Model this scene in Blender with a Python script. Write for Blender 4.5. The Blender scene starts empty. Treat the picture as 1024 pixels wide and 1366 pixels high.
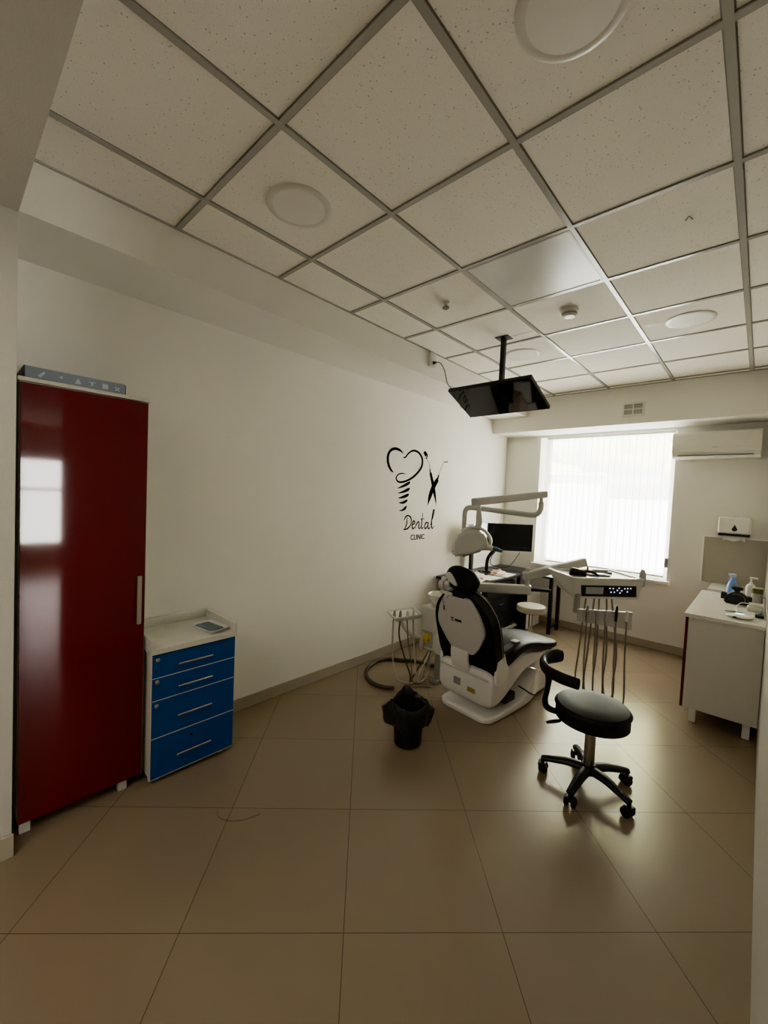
import bpy, bmesh, math, random
from mathutils import Vector, Matrix, Euler
random.seed(7)
SC = bpy.context.scene
COL = SC.collection
PI = math.pi
R = math.radians

# ------------------------------------------------------------------ materials
def mat(name, col, rough=0.5, metal=0.0, spec=0.5, noise=0.0, nscale=20.0, bump=0.0, bscale=60.0, coat=0.0, emis=0.0, ecol=None, alpha=1.0, trans=0.0):
    m = bpy.data.materials.new(name); m.use_nodes = True
    nt = m.node_tree; b = nt.nodes['Principled BSDF']
    b.inputs['Base Color'].default_value = (*col, 1)
    b.inputs['Roughness'].default_value = rough
    b.inputs['Metallic'].default_value = metal
    b.inputs['Specular IOR Level'].default_value = spec
    b.inputs['Coat Weight'].default_value = coat
    b.inputs['Coat Roughness'].default_value = 0.05
    b.inputs['Alpha'].default_value = alpha
    b.inputs['Transmission Weight'].default_value = trans
    if emis:
        b.inputs['Emission Color'].default_value = (*(ecol or col), 1)
        b.inputs['Emission Strength'].default_value = emis
    tc = nt.nodes.new('ShaderNodeTexCoord')
    n = nt.nodes.new('ShaderNodeTexNoise'); n.inputs['Scale'].default_value = nscale; n.inputs['Detail'].default_value = 4
    nt.links.new(tc.outputs['Object'], n.inputs['Vector'])
    k = noise if noise else 0.03
    mx = nt.nodes.new('ShaderNodeMix'); mx.data_type = 'RGBA'
    mx.inputs['A'].default_value = (*[c * (1 - k) for c in col], 1)
    mx.inputs['B'].default_value = (*[min(1, c * (1 + k)) for c in col], 1)
    nt.links.new(n.outputs['Fac'], mx.inputs['Factor'])
    nt.links.new(mx.outputs['Result'], b.inputs['Base Color'])
    if bump:
        n2 = nt.nodes.new('ShaderNodeTexNoise'); n2.inputs['Scale'].default_value = bscale; n2.inputs['Detail'].default_value = 3
        nt.links.new(tc.outputs['Object'], n2.inputs['Vector'])
        bp = nt.nodes.new('ShaderNodeBump'); bp.inputs['Strength'].default_value = bump; bp.inputs['Distance'].default_value = 0.01
        nt.links.new(n2.outputs['Fac'], bp.inputs['Height']); nt.links.new(bp.outputs['Normal'], b.inputs['Normal'])
    return m

def floor_mat():
    m = bpy.data.materials.new('floor_tile'); m.use_nodes = True
    nt = m.node_tree; b = nt.nodes['Principled BSDF']
    tc = nt.nodes.new('ShaderNodeTexCoord')
    mp = nt.nodes.new('ShaderNodeMapping'); mp.vector_type = 'TEXTURE'
    mp.inputs['Location'].default_value = (-1.0487, 1.0225, 0)
    mp.inputs['Rotation'].default_value = (0, 0, 0.7862)
    nt.links.new(tc.outputs['Object'], mp.inputs['Vector'])
    br = nt.nodes.new('ShaderNodeTexBrick'); br.offset = 0; br.squash = 1
    br.inputs['Scale'].default_value = 1
    br.inputs['Brick Width'].default_value = 0.602; br.inputs['Row Height'].default_value = 0.602
    br.inputs['Mortar Size'].default_value = 0.0016; br.inputs['Mortar Smooth'].default_value = 0.1
    br.inputs['Color1'].default_value = (0.295, 0.226, 0.154, 1)
    br.inputs['Color2'].default_value = (0.283, 0.216, 0.147, 1)
    br.inputs['Mortar'].default_value = (0.115, 0.088, 0.062, 1)
    nt.links.new(mp.outputs['Vector'], br.inputs['Vector'])
    n = nt.nodes.new('ShaderNodeTexNoise'); n.inputs['Scale'].default_value = 2.2; n.inputs['Detail'].default_value = 6
    nt.links.new(tc.outputs['Object'], n.inputs['Vector'])
    mx = nt.nodes.new('ShaderNodeMix'); mx.data_type = 'RGBA'; mx.blend_type = 'MULTIPLY'
    mx.inputs['Factor'].default_value = 0.35
    cr = nt.nodes.new('ShaderNodeValToRGB'); cr.color_ramp.elements[0].color = (.72, .72, .72, 1); cr.color_ramp.elements[1].color = (1, 1, 1, 1)
    nt.links.new(n.outputs['Fac'], cr.inputs['Fac'])
    nt.links.new(br.outputs['Color'], mx.inputs['A']); nt.links.new(cr.outputs['Color'], mx.inputs['B'])
    nt.links.new(mx.outputs['Result'], b.inputs['Base Color'])
    mr = nt.nodes.new('ShaderNodeMapRange'); mr.inputs['To Min'].default_value = 0.20; mr.inputs['To Max'].default_value = 0.30
    nt.links.new(n.outputs['Fac'], mr.inputs['Value']); nt.links.new(mr.outputs['Result'], b.inputs['Roughness'])
    bp = nt.nodes.new('ShaderNodeBump'); bp.inputs['Strength'].default_value = 0.25; bp.inputs['Distance'].default_value = 0.002; bp.invert = True
    nt.links.new(br.outputs['Fac'], bp.inputs['Height']); nt.links.new(bp.outputs['Normal'], b.inputs['Normal'])
    b.inputs['Specular IOR Level'].default_value = 0.5
    return m

def ceiling_mat():
    m = bpy.data.materials.new('ceiling_tile'); m.use_nodes = True
    nt = m.node_tree; b = nt.nodes['Principled BSDF']
    tc = nt.nodes.new('ShaderNodeTexCoord')
    nz = nt.nodes.new('ShaderNodeTexNoise'); nz.inputs['Scale'].default_value = 8
    nt.links.new(tc.outputs['Object'], nz.inputs['Vector'])
    v = nt.nodes.new('ShaderNodeTexVoronoi'); v.inputs['Scale'].default_value = 48; v.inputs['Randomness'].default_value = 1
    nt.links.new(tc.outputs['Object'], v.inputs['Vector'])
    v2 = nt.nodes.new('ShaderNodeTexVoronoi'); v2.inputs['Scale'].default_value = 110
    nt.links.new(tc.outputs['Object'], v2.inputs['Vector'])
    def dots(node, lo, hi):
        r = nt.nodes.new('ShaderNodeMapRange'); r.inputs['From Min'].default_value = lo; r.inputs['From Max'].default_value = hi
        nt.links.new(node.outputs['Distance'], r.inputs['Value']); return r
    d1 = dots(v, 0.075, 0.155); d2 = dots(v2, 0.06, 0.17)
    mul = nt.nodes.new('ShaderNodeMath'); mul.operation = 'MULTIPLY'
    nt.links.new(d1.outputs['Result'], mul.inputs[0]); nt.links.new(d2.outputs['Result'], mul.inputs[1])
    mx = nt.nodes.new('ShaderNodeMix'); mx.data_type = 'RGBA'
    mx.inputs['A'].default_value = (0.45, 0.43, 0.37, 1); mx.inputs['B'].default_value = (0.86, 0.83, 0.755, 1)
    nt.links.new(mul.outputs['Value'], mx.inputs['Factor'])
    nt.links.new(mx.outputs['Result'], b.inputs['Base Color'])
    b.inputs['Roughness'].default_value = 0.85; b.inputs['Specular IOR Level'].default_value = 0.2
    bp = nt.nodes.new('ShaderNodeBump'); bp.inputs['Strength'].default_value = 0.3; bp.inputs['Distance'].default_value = 0.003
    nt.links.new(mul.outputs['Value'], bp.inputs['Height']); nt.links.new(bp.outputs['Normal'], b.inputs['Normal'])
    return m

def blind_mat():
    # thin cloth: added emission stands in for backlight; some garden shows through
    m = bpy.data.materials.new('blind_cloth'); m.use_nodes = True
    nt = m.node_tree; nt.nodes.clear()
    out = nt.nodes.new('ShaderNodeOutputMaterial')
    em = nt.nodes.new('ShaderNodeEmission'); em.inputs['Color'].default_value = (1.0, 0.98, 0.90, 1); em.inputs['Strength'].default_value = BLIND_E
    df = nt.nodes.new('ShaderNodeBsdfDiffuse'); df.inputs['Color'].default_value = (.75, .73, .66, 1)
    ad = nt.nodes.new('ShaderNodeAddShader')
    tr = nt.nodes.new('ShaderNodeBsdfTransparent'); tr.inputs['Color'].default_value = (1, 1, 1, 1)
    mx = nt.nodes.new('ShaderNodeMixShader'); mx.inputs['Fac'].default_value = 0.42
    tc = nt.nodes.new('ShaderNodeTexCoord')
    w = nt.nodes.new('ShaderNodeTexNoise'); w.inputs['Scale'].default_value = 30
    nt.links.new(tc.outputs['Object'], w.inputs['Vector'])
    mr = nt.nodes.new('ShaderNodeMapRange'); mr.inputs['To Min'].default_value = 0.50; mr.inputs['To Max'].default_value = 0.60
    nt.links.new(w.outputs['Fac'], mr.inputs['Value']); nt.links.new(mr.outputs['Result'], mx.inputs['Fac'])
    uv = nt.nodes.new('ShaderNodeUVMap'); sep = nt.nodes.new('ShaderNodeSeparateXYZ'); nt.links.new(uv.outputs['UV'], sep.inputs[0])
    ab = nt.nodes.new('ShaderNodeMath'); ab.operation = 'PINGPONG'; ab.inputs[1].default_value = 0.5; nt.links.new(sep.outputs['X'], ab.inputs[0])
    edge_shade = nt.nodes.new('ShaderNodeMapRange'); edge_shade.interpolation_type = 'SMOOTHSTEP'; edge_shade.inputs['From Max'].default_value = 0.17; edge_shade.inputs['To Min'].default_value = 0.0  # dims the slat edges, painting in the shade where slats overlap
    nt.links.new(ab.outputs[0], edge_shade.inputs['Value'])
    ms = nt.nodes.new('ShaderNodeMath'); ms.operation = 'MULTIPLY'; ms.inputs[1].default_value = BLIND_E; nt.links.new(edge_shade.outputs['Result'], ms.inputs[0]); nt.links.new(ms.outputs[0], em.inputs['Strength'])
    m2 = nt.nodes.new('ShaderNodeMath'); m2.operation = 'MULTIPLY'; nt.links.new(edge_shade.outputs['Result'], m2.inputs[0]); nt.links.new(mr.outputs['Result'], m2.inputs[1]); nt.links.new(m2.outputs[0], mx.inputs['Fac'])
    nt.links.new(em.outputs[0], ad.inputs[0]); nt.links.new(df.outputs[0], ad.inputs[1])
    nt.links.new(ad.outputs[0], mx.inputs[1]); nt.links.new(tr.outputs[0], mx.inputs[2])
    nt.links.new(mx.outputs[0], out.inputs['Surface'])
    return m

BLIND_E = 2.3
M = {}
M['wall'] = mat('wall_paint', (0.82, 0.80, 0.745), 0.75, spec=0.25, bump=0.06, bscale=90, noise=0.02, nscale=3)
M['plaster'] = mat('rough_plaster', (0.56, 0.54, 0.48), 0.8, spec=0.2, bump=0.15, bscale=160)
M['floor'] = floor_mat()
M['ceiling'] = ceiling_mat()
M['grid'] = mat('grid_metal', (0.42, 0.405, 0.36), 0.22, spec=0.7)
M['gap_shade'] = mat('grid_shadow', (0.26, 0.25, 0.22), 0.8)
M['skirt'] = mat('skirting_tile', (0.42, 0.37, 0.29), 0.4)
M['white'] = mat('white_plastic', (0.74, 0.725, 0.665), 0.35)
M['whitegloss'] = mat('white_gloss', (0.72, 0.70, 0.63), 0.18, spec=0.6)
M['pvc'] = mat('window_pvc', (0.82, 0.81, 0.75), 0.35)
M['glass'] = mat('window_glass', (0.95, 0.97, 0.96), 0.02, trans=1.0)
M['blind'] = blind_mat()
M['red'] = mat('red_gloss_laminate', (0.15, 0.002, 0.008), 0.06, spec=0.6, coat=0.35, noise=0.02)
M['blue'] = mat('blue_laminate', (0.010, 0.078, 0.30), 0.35, noise=0.03)
M['lam'] = mat('pale_laminate', (0.64, 0.62, 0.55), 0.4)
M['lamtop'] = mat('marbled_worktop', (0.66, 0.645, 0.575), 0.22, noise=0.05, nscale=9)
M['edge'] = mat('grey_edging', (0.45, 0.42, 0.37), 0.4)
M['steel'] = mat('brushed_steel', (0.40, 0.385, 0.36), 0.25, metal=1.0)
M['chrome'] = mat('chrome', (0.75, 0.74, 0.72), 0.12, metal=1.0)
M['handle'] = mat('champagne_handle', (0.58, 0.54, 0.47), 0.35, metal=0.7)
M['card'] = mat('blue_grey_card', (0.27, 0.33, 0.39), 0.6)
M['cardink'] = mat('pale_print', (0.60, 0.64, 0.66), 0.6)
M['black'] = mat('black_leather', (0.008, 0.008, 0.009), 0.45, spec=0.3, bump=0.08, bscale=220)
M['leather'] = mat('black_vinyl', (0.012, 0.012, 0.014), 0.48, spec=0.3, bump=0.06, bscale=180)
M['blackpl'] = mat('black_plastic', (0.012, 0.012, 0.013), 0.4)
M['blackmet'] = mat('black_metal', (0.015, 0.015, 0.015), 0.35)
M['screen'] = mat('screen_glass', (0.006, 0.006, 0.008), 0.05, spec=0.5)
M['screen2'] = mat('screen_reflection', (0.30, 0.34, 0.40), 0.15, spec=0.5)  # pale blue-grey paints the window's reflection into the screen colour
M['bag'] = mat('bin_liner_film', (0.028, 0.028, 0.027), 0.24, bump=0.5, bscale=45)
M['chairw'] = mat('chair_white', (0.62, 0.595, 0.57), 0.3)
M['chairb'] = mat('chair_base_white', (0.80, 0.78, 0.75), 0.3)
M['greyhose'] = mat('grey_hose', (0.21, 0.185, 0.145), 0.45)
M['darkhose'] = mat('dark_hose', (0.075, 0.062, 0.045), 0.5)
M['palehose'] = mat('pale_hose', (0.50, 0.45, 0.36), 0.45)
M['unit'] = mat('unit_white', (0.66, 0.64, 0.57), 0.3)
M['armw'] = mat('arm_white', (0.57, 0.56, 0.52), 0.35)
M['yellow'] = mat('yellow_plastic', (0.72, 0.52, 0.03), 0.35)
M['label_y'] = mat('ochre_label', (0.42, 0.30, 0.09), 0.5)
M['label_g'] = mat('grey_label', (0.32, 0.30, 0.28), 0.5)
M['ink'] = mat('black_vinyl_decal', (0.006, 0.006, 0.006), 0.9, spec=0.05)
M['greyink'] = mat('grey_print', (0.06, 0.058, 0.052), 0.8, spec=0.1)
M['teal'] = mat('teal_grip', (0.03, 0.11, 0.16), 0.35)
M['greytray'] = mat('tray_grey', (0.40, 0.40, 0.36), 0.3)
M['greypl'] = mat('grey_plastic', (0.30, 0.29, 0.27), 0.4)
M['lcd'] = mat('lcd_grey', (0.42, 0.43, 0.40), 0.2)
M['led'] = mat('panel_key', (0.5, 0.6, 1.0), 0.4, emis=0.35, ecol=(0.5, 0.55, 1.0))
M['cyan'] = mat('status_light', (0.3, 0.9, 0.9), 0.4, emis=0.8, ecol=(0.35, 0.85, 0.85))
M['paper'] = mat('paper', (0.80, 0.79, 0.75), 0.7)
M['pink'] = mat('pink_paper', (0.72, 0.52, 0.45), 0.7)
M['blueb'] = mat('blue_bottle', (0.20, 0.36, 0.72), 0.3)
M['blueb2'] = mat('pale_blue_cap', (0.45, 0.58, 0.80), 0.3)
M['green'] = mat('olive_label', (0.14, 0.15, 0.03), 0.5)
M['greybot'] = mat('grey_label_bottle', (0.44, 0.44, 0.40), 0.4)
M['splash'] = mat('beige_splash_panel', (0.42, 0.385, 0.31), 0.3)
M['lightdiff'] = mat('frosted_diffuser', (0.78, 0.755, 0.69), 0.5)
M['lightrim'] = mat('lamp_rim', (0.66, 0.635, 0.56), 0.35)
M['ledpanel'] = mat('smooth_panel_diffuser', (0.60, 0.60, 0.57), 0.22, spec=0.6)
M['dish'] = mat('dish_white', (0.66, 0.68, 0.66), 0.25)
M['dishin'] = mat('blue_grey_insert', (0.10, 0.16, 0.18), 0.4, noise=0.5, nscale=60)
M['orange'] = mat('orange_plastic', (0.6, 0.2, 0.04), 0.4)
M['clear'] = mat('smoky_plate', (0.55, 0.52, 0.48), 0.2, alpha=0.55)
M['stoolw'] = mat('beige_vinyl', (0.46, 0.41, 0.34), 0.35)
M['frost'] = mat('frosted_daylight_pane', (0.8, 0.8, 0.8), 0.5, emis=4.0, ecol=(1.0, .97, .92))
M['stub'] = mat('dark_grey_plastic', (0.055, 0.055, 0.058), 0.35)
M['bright'] = mat('bright_white_plastic', (0.92, 0.91, 0.88), 0.3)
M['leaf'] = mat('garden_leaves', (0.42, 0.46, 0.06), 0.7, noise=0.5, nscale=6)
M['ground'] = mat('pale_paving', (0.62, 0.62, 0.60), 0.8)
M['render'] = mat('pale_render', (0.66, 0.72, 0.84), 0.8)

# ------------------------------------------------------------------ mesh builder
def cr(pts, n=8, closed=False):
    P = [Vector(p) for p in pts]; out = []
    L = len(P)
    rng = range(L) if closed else range(L - 1)
    for i in rng:
        if closed:
            p0, p1, p2, p3 = P[(i - 1) % L], P[i], P[(i + 1) % L], P[(i + 2) % L]
        else:
            p1, p2 = P[i], P[i + 1]
            p0 = P[i - 1] if i > 0 else p1 * 2 - p2
            p3 = P[i + 2] if i + 2 < L else p2 * 2 - p1
        for k in range(n):
            t = k / n
            out.append(0.5 * ((2 * p1) + (p2 - p0) * t + (2 * p0 - 5 * p1 + 4 * p2 - p3) * t * t + (3 * p1 - p0 - 3 * p2 + p3) * t ** 3))
    if not closed: out.append(P[-1])
    return out

def rz(a): return Matrix.Rotation(a, 4, 'Z')
def T(v): return Matrix.Translation(Vector(v))

class MB:
    def __init__(s): s.bm = bmesh.new()
    def _merge(s, b, mtx=None):
        if mtx is not None: bmesh.ops.transform(b, matrix=mtx, verts=b.verts[:])
        me = bpy.data.meshes.new('tmp'); b.to_mesh(me); b.free()
        s.bm.from_mesh(me); bpy.data.meshes.remove(me)
        return s
    def box(s, lo, hi, bev=0.0, seg=2, mtx=None):
        b = bmesh.new(); bmesh.ops.create_cube(b, size=1)
        lo, hi = Vector(lo), Vector(hi)
        c = (lo + hi) / 2; d = hi - lo
        bmesh.ops.transform(b, matrix=T(c) @ Matrix.Diagonal((d.x, d.y, d.z, 1)), verts=b.verts[:])
        if bev: bmesh.ops.bevel(b, geom=b.edges[:], offset=bev, segments=seg, affect='EDGES', profile=0.5)
        return s._merge(b, mtx)
    def cyl(s, p0, p1, r0, r1=None, seg=24, bev=0.0, mtx=None):
        p0, p1 = Vector(p0), Vector(p1); r1 = r0 if r1 is None else r1
        b = bmesh.new(); L = (p1 - p0).length
        bmesh.ops.create_cone(b, cap_ends=True, segments=seg, radius1=r0, radius2=r1, depth=L)
        if bev:
            ed = [e for e in b.edges if abs(abs(e.verts[0].co.z) - L / 2) < 1e-6 and abs(e.verts[0].co.z - e.verts[1].co.z) < 1e-6]
            bmesh.ops.bevel(b, geom=ed, offset=bev, segments=3, affect='EDGES', profile=0.5)
        q = Vector((0, 0, 1)).rotation_difference((p1 - p0).normalized()).to_matrix().to_4x4()
        m = T((p0 + p1) / 2) @ q
        return s._merge(b, m if mtx is None else mtx @ m)
    def tube(s, pts, r, seg=10, n=8, smooth=True, flat=None, mtx=None, closed=False):
        # r: radius or list per control point; flat=(a,b) scales the section
        P = [Vector(p) for p in pts]
        rr = [r] * len(P) if not isinstance(r, (list, tuple)) else list(r)
        if smooth:
            Q = cr(P, n, closed); RR = [v.x for v in cr([(x, 0, 0) for x in rr], n, closed)]
        else: Q, RR = P, rr
        b = bmesh.new(); rings = []
        up = Vector((0, 0, 1)); prev = None
        for i, p in enumerate(Q):
            if closed: t = (Q[(i + 1) % len(Q)] - Q[i - 1]).normalized()
            else: t = (Q[min(i + 1, len(Q) - 1)] - Q[max(i - 1, 0)]).normalized()
            if prev is None:
                u = up if abs(t.z) < 0.9 else Vector((1, 0, 0))
                nx = u.cross(t).normalized()
            else:
                nx = (prev - t * prev.dot(t)).normalized()
            prev = nx; ny = t.cross(nx).normalized()
            fa, fb = flat or (1, 1)
            rings.append([b.verts.new(p + nx * math.cos(2 * PI * k / seg) * RR[i] * fa + ny * math.sin(2 * PI * k / seg) * RR[i] * fb) for k in range(seg)])
        m = len(rings)
        for i in range(m if closed else m - 1):
            A, B = rings[i], rings[(i + 1) % m]
            for k in range(seg): b.faces.new((A[k], A[(k + 1) % seg], B[(k + 1) % seg], B[k]))
        if not closed:
            b.faces.new(rings[0][::-1]); b.faces.new(rings[-1])
        return s._merge(b, mtx)
    def lathe(s, prof, seg=32, mtx=None, cap=True):
        b = bmesh.new(); rings = []
        for (r, z) in prof:
            rings.append([b.verts.new((r * math.cos(2 * PI * k / seg), r * math.sin(2 * PI * k / seg), z)) for k in range(seg)] if r > 1e-6 else [b.verts.new((0, 0, z))])
        for A, B in zip(rings, rings[1:]):
            if len(A) == 1 and len(B) == 1: continue
            for k in range(seg):
                k2 = (k + 1) % seg
                if len(A) == 1: b.faces.new((A[0], B[k2], B[k]))
                elif len(B) == 1: b.faces.new((A[k], A[k2], B[0]))
                else: b.faces.new((A[k], A[k2], B[k2], B[k]))
        if cap:
            if len(rings[0]) > 1: b.faces.new(rings[0][::-1])
            if len(rings[-1]) > 1: b.faces.new(rings[-1])
        return s._merge(b, mtx)
    def prism(s, poly, t, mtx=None, bev=0.0, seg=3):
        # poly in local xy, extruded 0..t along z
        b = bmesh.new()
        A = [b.verts.new((p[0], p[1], 0)) for p in poly]
        B = [b.verts.new((p[0], p[1], t)) for p in poly]
        n = len(poly)
        b.faces.new(A[::-1]); b.faces.new(B)
        for k in range(n): b.faces.new((A[k], A[(k + 1) % n], B[(k + 1) % n], B[k]))
        bmesh.ops.recalc_face_normals(b, faces=b.faces[:])
        if bev:
            ed = [e for e in b.edges if abs(e.verts[0].co.z - e.verts[1].co.z) < 1e-7]
            bmesh.ops.bevel(b, geom=ed, offset=bev, segments=seg, affect='EDGES', profile=0.5, clamp_overlap=True)
        return s._merge(b, mtx)
    def loft(s, rings, cap=True, mtx=None):
        b = bmesh.new(); RR = [[b.verts.new(p) for p in r] for r in rings]; n = len(rings[0])
        for A, B in zip(RR, RR[1:]):
            for k in range(n): b.faces.new((A[k], A[(k + 1) % n], B[(k + 1) % n], B[k]))
        if cap: b.faces.new(RR[0][::-1]); b.faces.new(RR[-1])
        bmesh.ops.recalc_face_normals(b, faces=b.faces[:])
        return s._merge(b, mtx)
    def ball(s, c, r, mtx=None, seg=24):
        b = bmesh.new(); bmesh.ops.create_uvsphere(b, u_segments=seg, v_segments=seg // 2, radius=1)
        rv = (r, r, r) if not isinstance(r, (tuple, list)) else r
        m = T(c) @ Matrix.Diagonal((*rv, 1))
        return s._merge(b, m if mtx is None else mtx @ m)
    def face(s, pts):
        s.bm.faces.new([s.bm.verts.new(p) for p in pts]); return s
    def build(s, name, material, parent=None, smooth=35, mtx=None):
        if mtx is not None: bmesh.ops.transform(s.bm, matrix=mtx, verts=s.bm.verts[:])
        if parent is not None and parent.name in ROOTM:
            bmesh.ops.transform(s.bm, matrix=ROOTM[parent.name].inverted(), verts=s.bm.verts[:])
        bmesh.ops.recalc_face_normals(s.bm, faces=s.bm.faces[:])
        me = bpy.data.meshes.new(name); s.bm.to_mesh(me); s.bm.free()
        me.materials.append(material)
        if smooth:
            me.polygons.foreach_set('use_smooth', [True] * len(me.polygons))
            try: me.set_sharp_from_angle(angle=R(smooth))
            except Exception: pass
        o = bpy.data.objects.new(name, me); COL.objects.link(o)
        if smooth:
            wn = o.modifiers.new('weighted_normals', 'WEIGHTED_NORMAL'); wn.keep_sharp = True; wn.weight = 70
        if parent is not None:
            o.parent = parent
            if parent.name in ROOTM: ROOTM[o.name] = ROOTM[parent.name]
        return o
ROOTM = {}
def tag(o, label=None, cat=None, group=None, kind=None):
    if label: o['label'] = label
    if cat: o['category'] = cat
    if group: o['group'] = group
    if kind: o['kind'] = kind
    return o
def thing(name, label, cat, loc=(0, 0, 0), rot=0.0, group=None):
    o = bpy.data.objects.new(name, None); COL.objects.link(o)
    o.empty_display_size = 0.1
    o.location = loc; o.rotation_euler = (0, 0, rot)
    ROOTM[o.name] = T(loc) @ rz(rot)
    return tag(o, label, cat, group)
def struct(name, mb, m, parent=None, smooth=0):
    o = mb.build(name, m, parent, smooth=smooth)
    if parent is None: o['kind'] = 'structure'
    return o
def copy_tree(o, parent=None):
    c = o.copy(); COL.objects.link(c)
    if parent is not None: c.parent = parent
    for ch in list(o.children): copy_tree(ch, c)
    return c
def text_mesh(name, body, size, material, mtx, parent=None, bold=0.0, spacing=1.0):
    cu = bpy.data.curves.new(name, 'FONT'); cu.body = body; cu.size = size; cu.extrude = 0.0008; cu.offset = bold; cu.space_character = spacing
    o = bpy.data.objects.new('tmp_text', cu); COL.objects.link(o)
    dg = bpy.context.evaluated_depsgraph_get()
    me = bpy.data.meshes.new_from_object(o.evaluated_get(dg)); bpy.data.objects.remove(o)
    mb = MB(); mb.bm.from_mesh(me); bpy.data.meshes.remove(me)
    return mb.build(name, material, parent, smooth=0, mtx=mtx)

# ------------------------------------------------------------------ room dimensions (metres)
XL, XR, YW, ZC = -2.755, 0.073, 5.58, 2.9407
XB, ZB = -2.2726, 2.7147           # left bulkhead
YS, ZS = 5.125, 2.53               # window bulkhead
GX, GY = -2.5435, 0.8262           # ceiling grid origin
YN, ZN = 0.216, 2.68               # near opening
YR, XP = 0.81, 5.5                 # near end of the right wall; end wall of the passage beside it

struct('floor', MB().box((-3.0, -2.2, -0.08), (XP + .15, 5.9, 0)), M['floor'])
ce = struct('ceiling', MB().box((XB, YN, ZC), (XR, YS, ZC + 0.05)), M['ceiling'])
g = MB(); gw = 0.012
for i in range(1, 5):
    x = GX + .6 * i; g.box((x - gw, YN, ZC - 0.006), (x + gw, YS, ZC + .001))
for j in range(0, 8):
    y = GY + .6 * j
    if y < YS: g.box((XB, y - gw, ZC - 0.0055), (XR, y + gw, ZC + .001))
g.box((XB, YN, ZC - 0.006), (XB + 0.014, YS, ZC + .001)); g.box((XB, YS - .014, ZC - 0.006), (XR, YS, ZC + .001))
g.build('ceiling_grid', M['grid'], ce, smooth=0)
g = MB()
for i in range(1, 5):
    x = GX + .6 * i
    for s in (-1, 1): g.box((x + s * .0145 - .0018, YN, ZC - 0.0012), (x + s * .0145 + .0018, YS, ZC + .001))  # dark strips paint the shadow lines of the recessed tiles beside the bars
for j in range(0, 8):
    y = GY + .6 * j
    if y < YS:
        for s in (-1, 1): g.box((XB, y + s * .0145 - .0018, ZC - 0.0012), (XR, y + s * .0145 + .0018, ZC + .001))
g.box((-1.60, 3.088, ZC - .0012), (-1.345, 3.0915, ZC + .001))
g.build('ceiling_joint_shadow', M['gap_shade'], ce, smooth=0)

struct('wall_left', MB().box((XL - .2, YN, 0), (XL, YW + .3, ZC + .05)), M['wall'])
struct('wall_right', MB().box((XR, YR, 0), (XR + .12, YW + .3, ZC + .05)), M['plaster'])
# the passage to the right of the opening, with its own window
struct('wall_passage', MB().box((XP, -2.2, 0), (XP + .15, 1.0, ZN)).box((XP, 1.8, 0), (XP + .15, 2.5, ZN)).box((XP, 1.0, 0), (XP + .15, 1.8, .35)).box((XP, 1.0, 2.07), (XP + .15, 1.8, ZN)).box((XR + .12, 2.4, 0), (XP, 2.5, ZN)).box((XR, -2.2, 0), (XP, -2.05, ZN)), M['wall'])
struct('trim_4', MB().box((XR, -2.2, ZN), (XP + .15, 2.5, ZC + .05)), M['plaster'])
w2 = thing('window_2', None, None); w2['kind'] = 'structure'
b = MB(); b.box((XP, 1.0, .35), (XP + .05, 1.06, 2.07)); b.box((XP, 1.74, .35), (XP + .05, 1.8, 2.07)); b.box((XP, 1.06, .35), (XP + .05, 1.74, .41)); b.box((XP, 1.06, 2.01), (XP + .05, 1.74, 2.07)); b.box((XP, 1.06, 1.42), (XP + .05, 1.74, 1.48))
b.build('window_frame', M['pvc'], w2, smooth=0)
MB().box((XP + .06, 1.01, .36), (XP + .066, 1.79, 2.06)).build('window_pane', M['frost'], w2, smooth=0)
struct('wall_back', MB().box((-2.955, -2.2, 0), (XR, -2.05, ZN)), M['wall'])
# near jamb block (leans a little) and the beam over the opening
b = MB()
jx0, jx1 = -2.312, -2.212
b.loft([[(-2.955, -2.05, 0), (jx0, -2.05, 0), (jx0, YN, 0), (-2.955, YN, 0)], [(-2.955, -2.05, ZN), (jx1, -2.05, ZN), (jx1, YN, ZN), (-2.955, YN, ZN)]])
struct('wall_near', b, M['plaster'])
struct('trim_1', MB().box((-2.955, -2.05, ZN), (XR, YN, ZC + .05)), M['plaster'])
struct('trim_2', MB().box((XL, YN, ZB), (XB, YW, ZC + .05)), M['wall'])
struct('trim_3', MB().box((XB, YS, ZS), (XR, YW, ZC + .05)).box((XL, YS, ZS), (XB, YW, ZB)), M['wall'])
# window wall with opening
WX0, WX1, WZ0, WZ1 = -2.27, -0.745, 0.80, ZS
b = MB()
b.box((XL, YW, 0), (WX0, YW + .3, ZC)); b.box((WX1, YW, 0), (XR, YW + .3, ZC))
b.box((WX0, YW, 0), (WX1, YW + .3, WZ0)); b.box((WX0, YW, WZ1), (WX1, YW + .3, ZC))
struct('wall_window', b, M['wall'])
# skirting
def skirt(name, lo, hi): struct(name, MB().box(lo, hi, bev=.003), M['skirt'])
skirt('baseboard_left', (XL, 1.27, 0), (XL + .012, YW, .088))
skirt('baseboard_window', (XL + .012, YW - .012, 0), (-0.40, YW, .088))
skirt('baseboard_near', (-2.305, -2.0, 0), (-2.292, YN + .006, .10))
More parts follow.
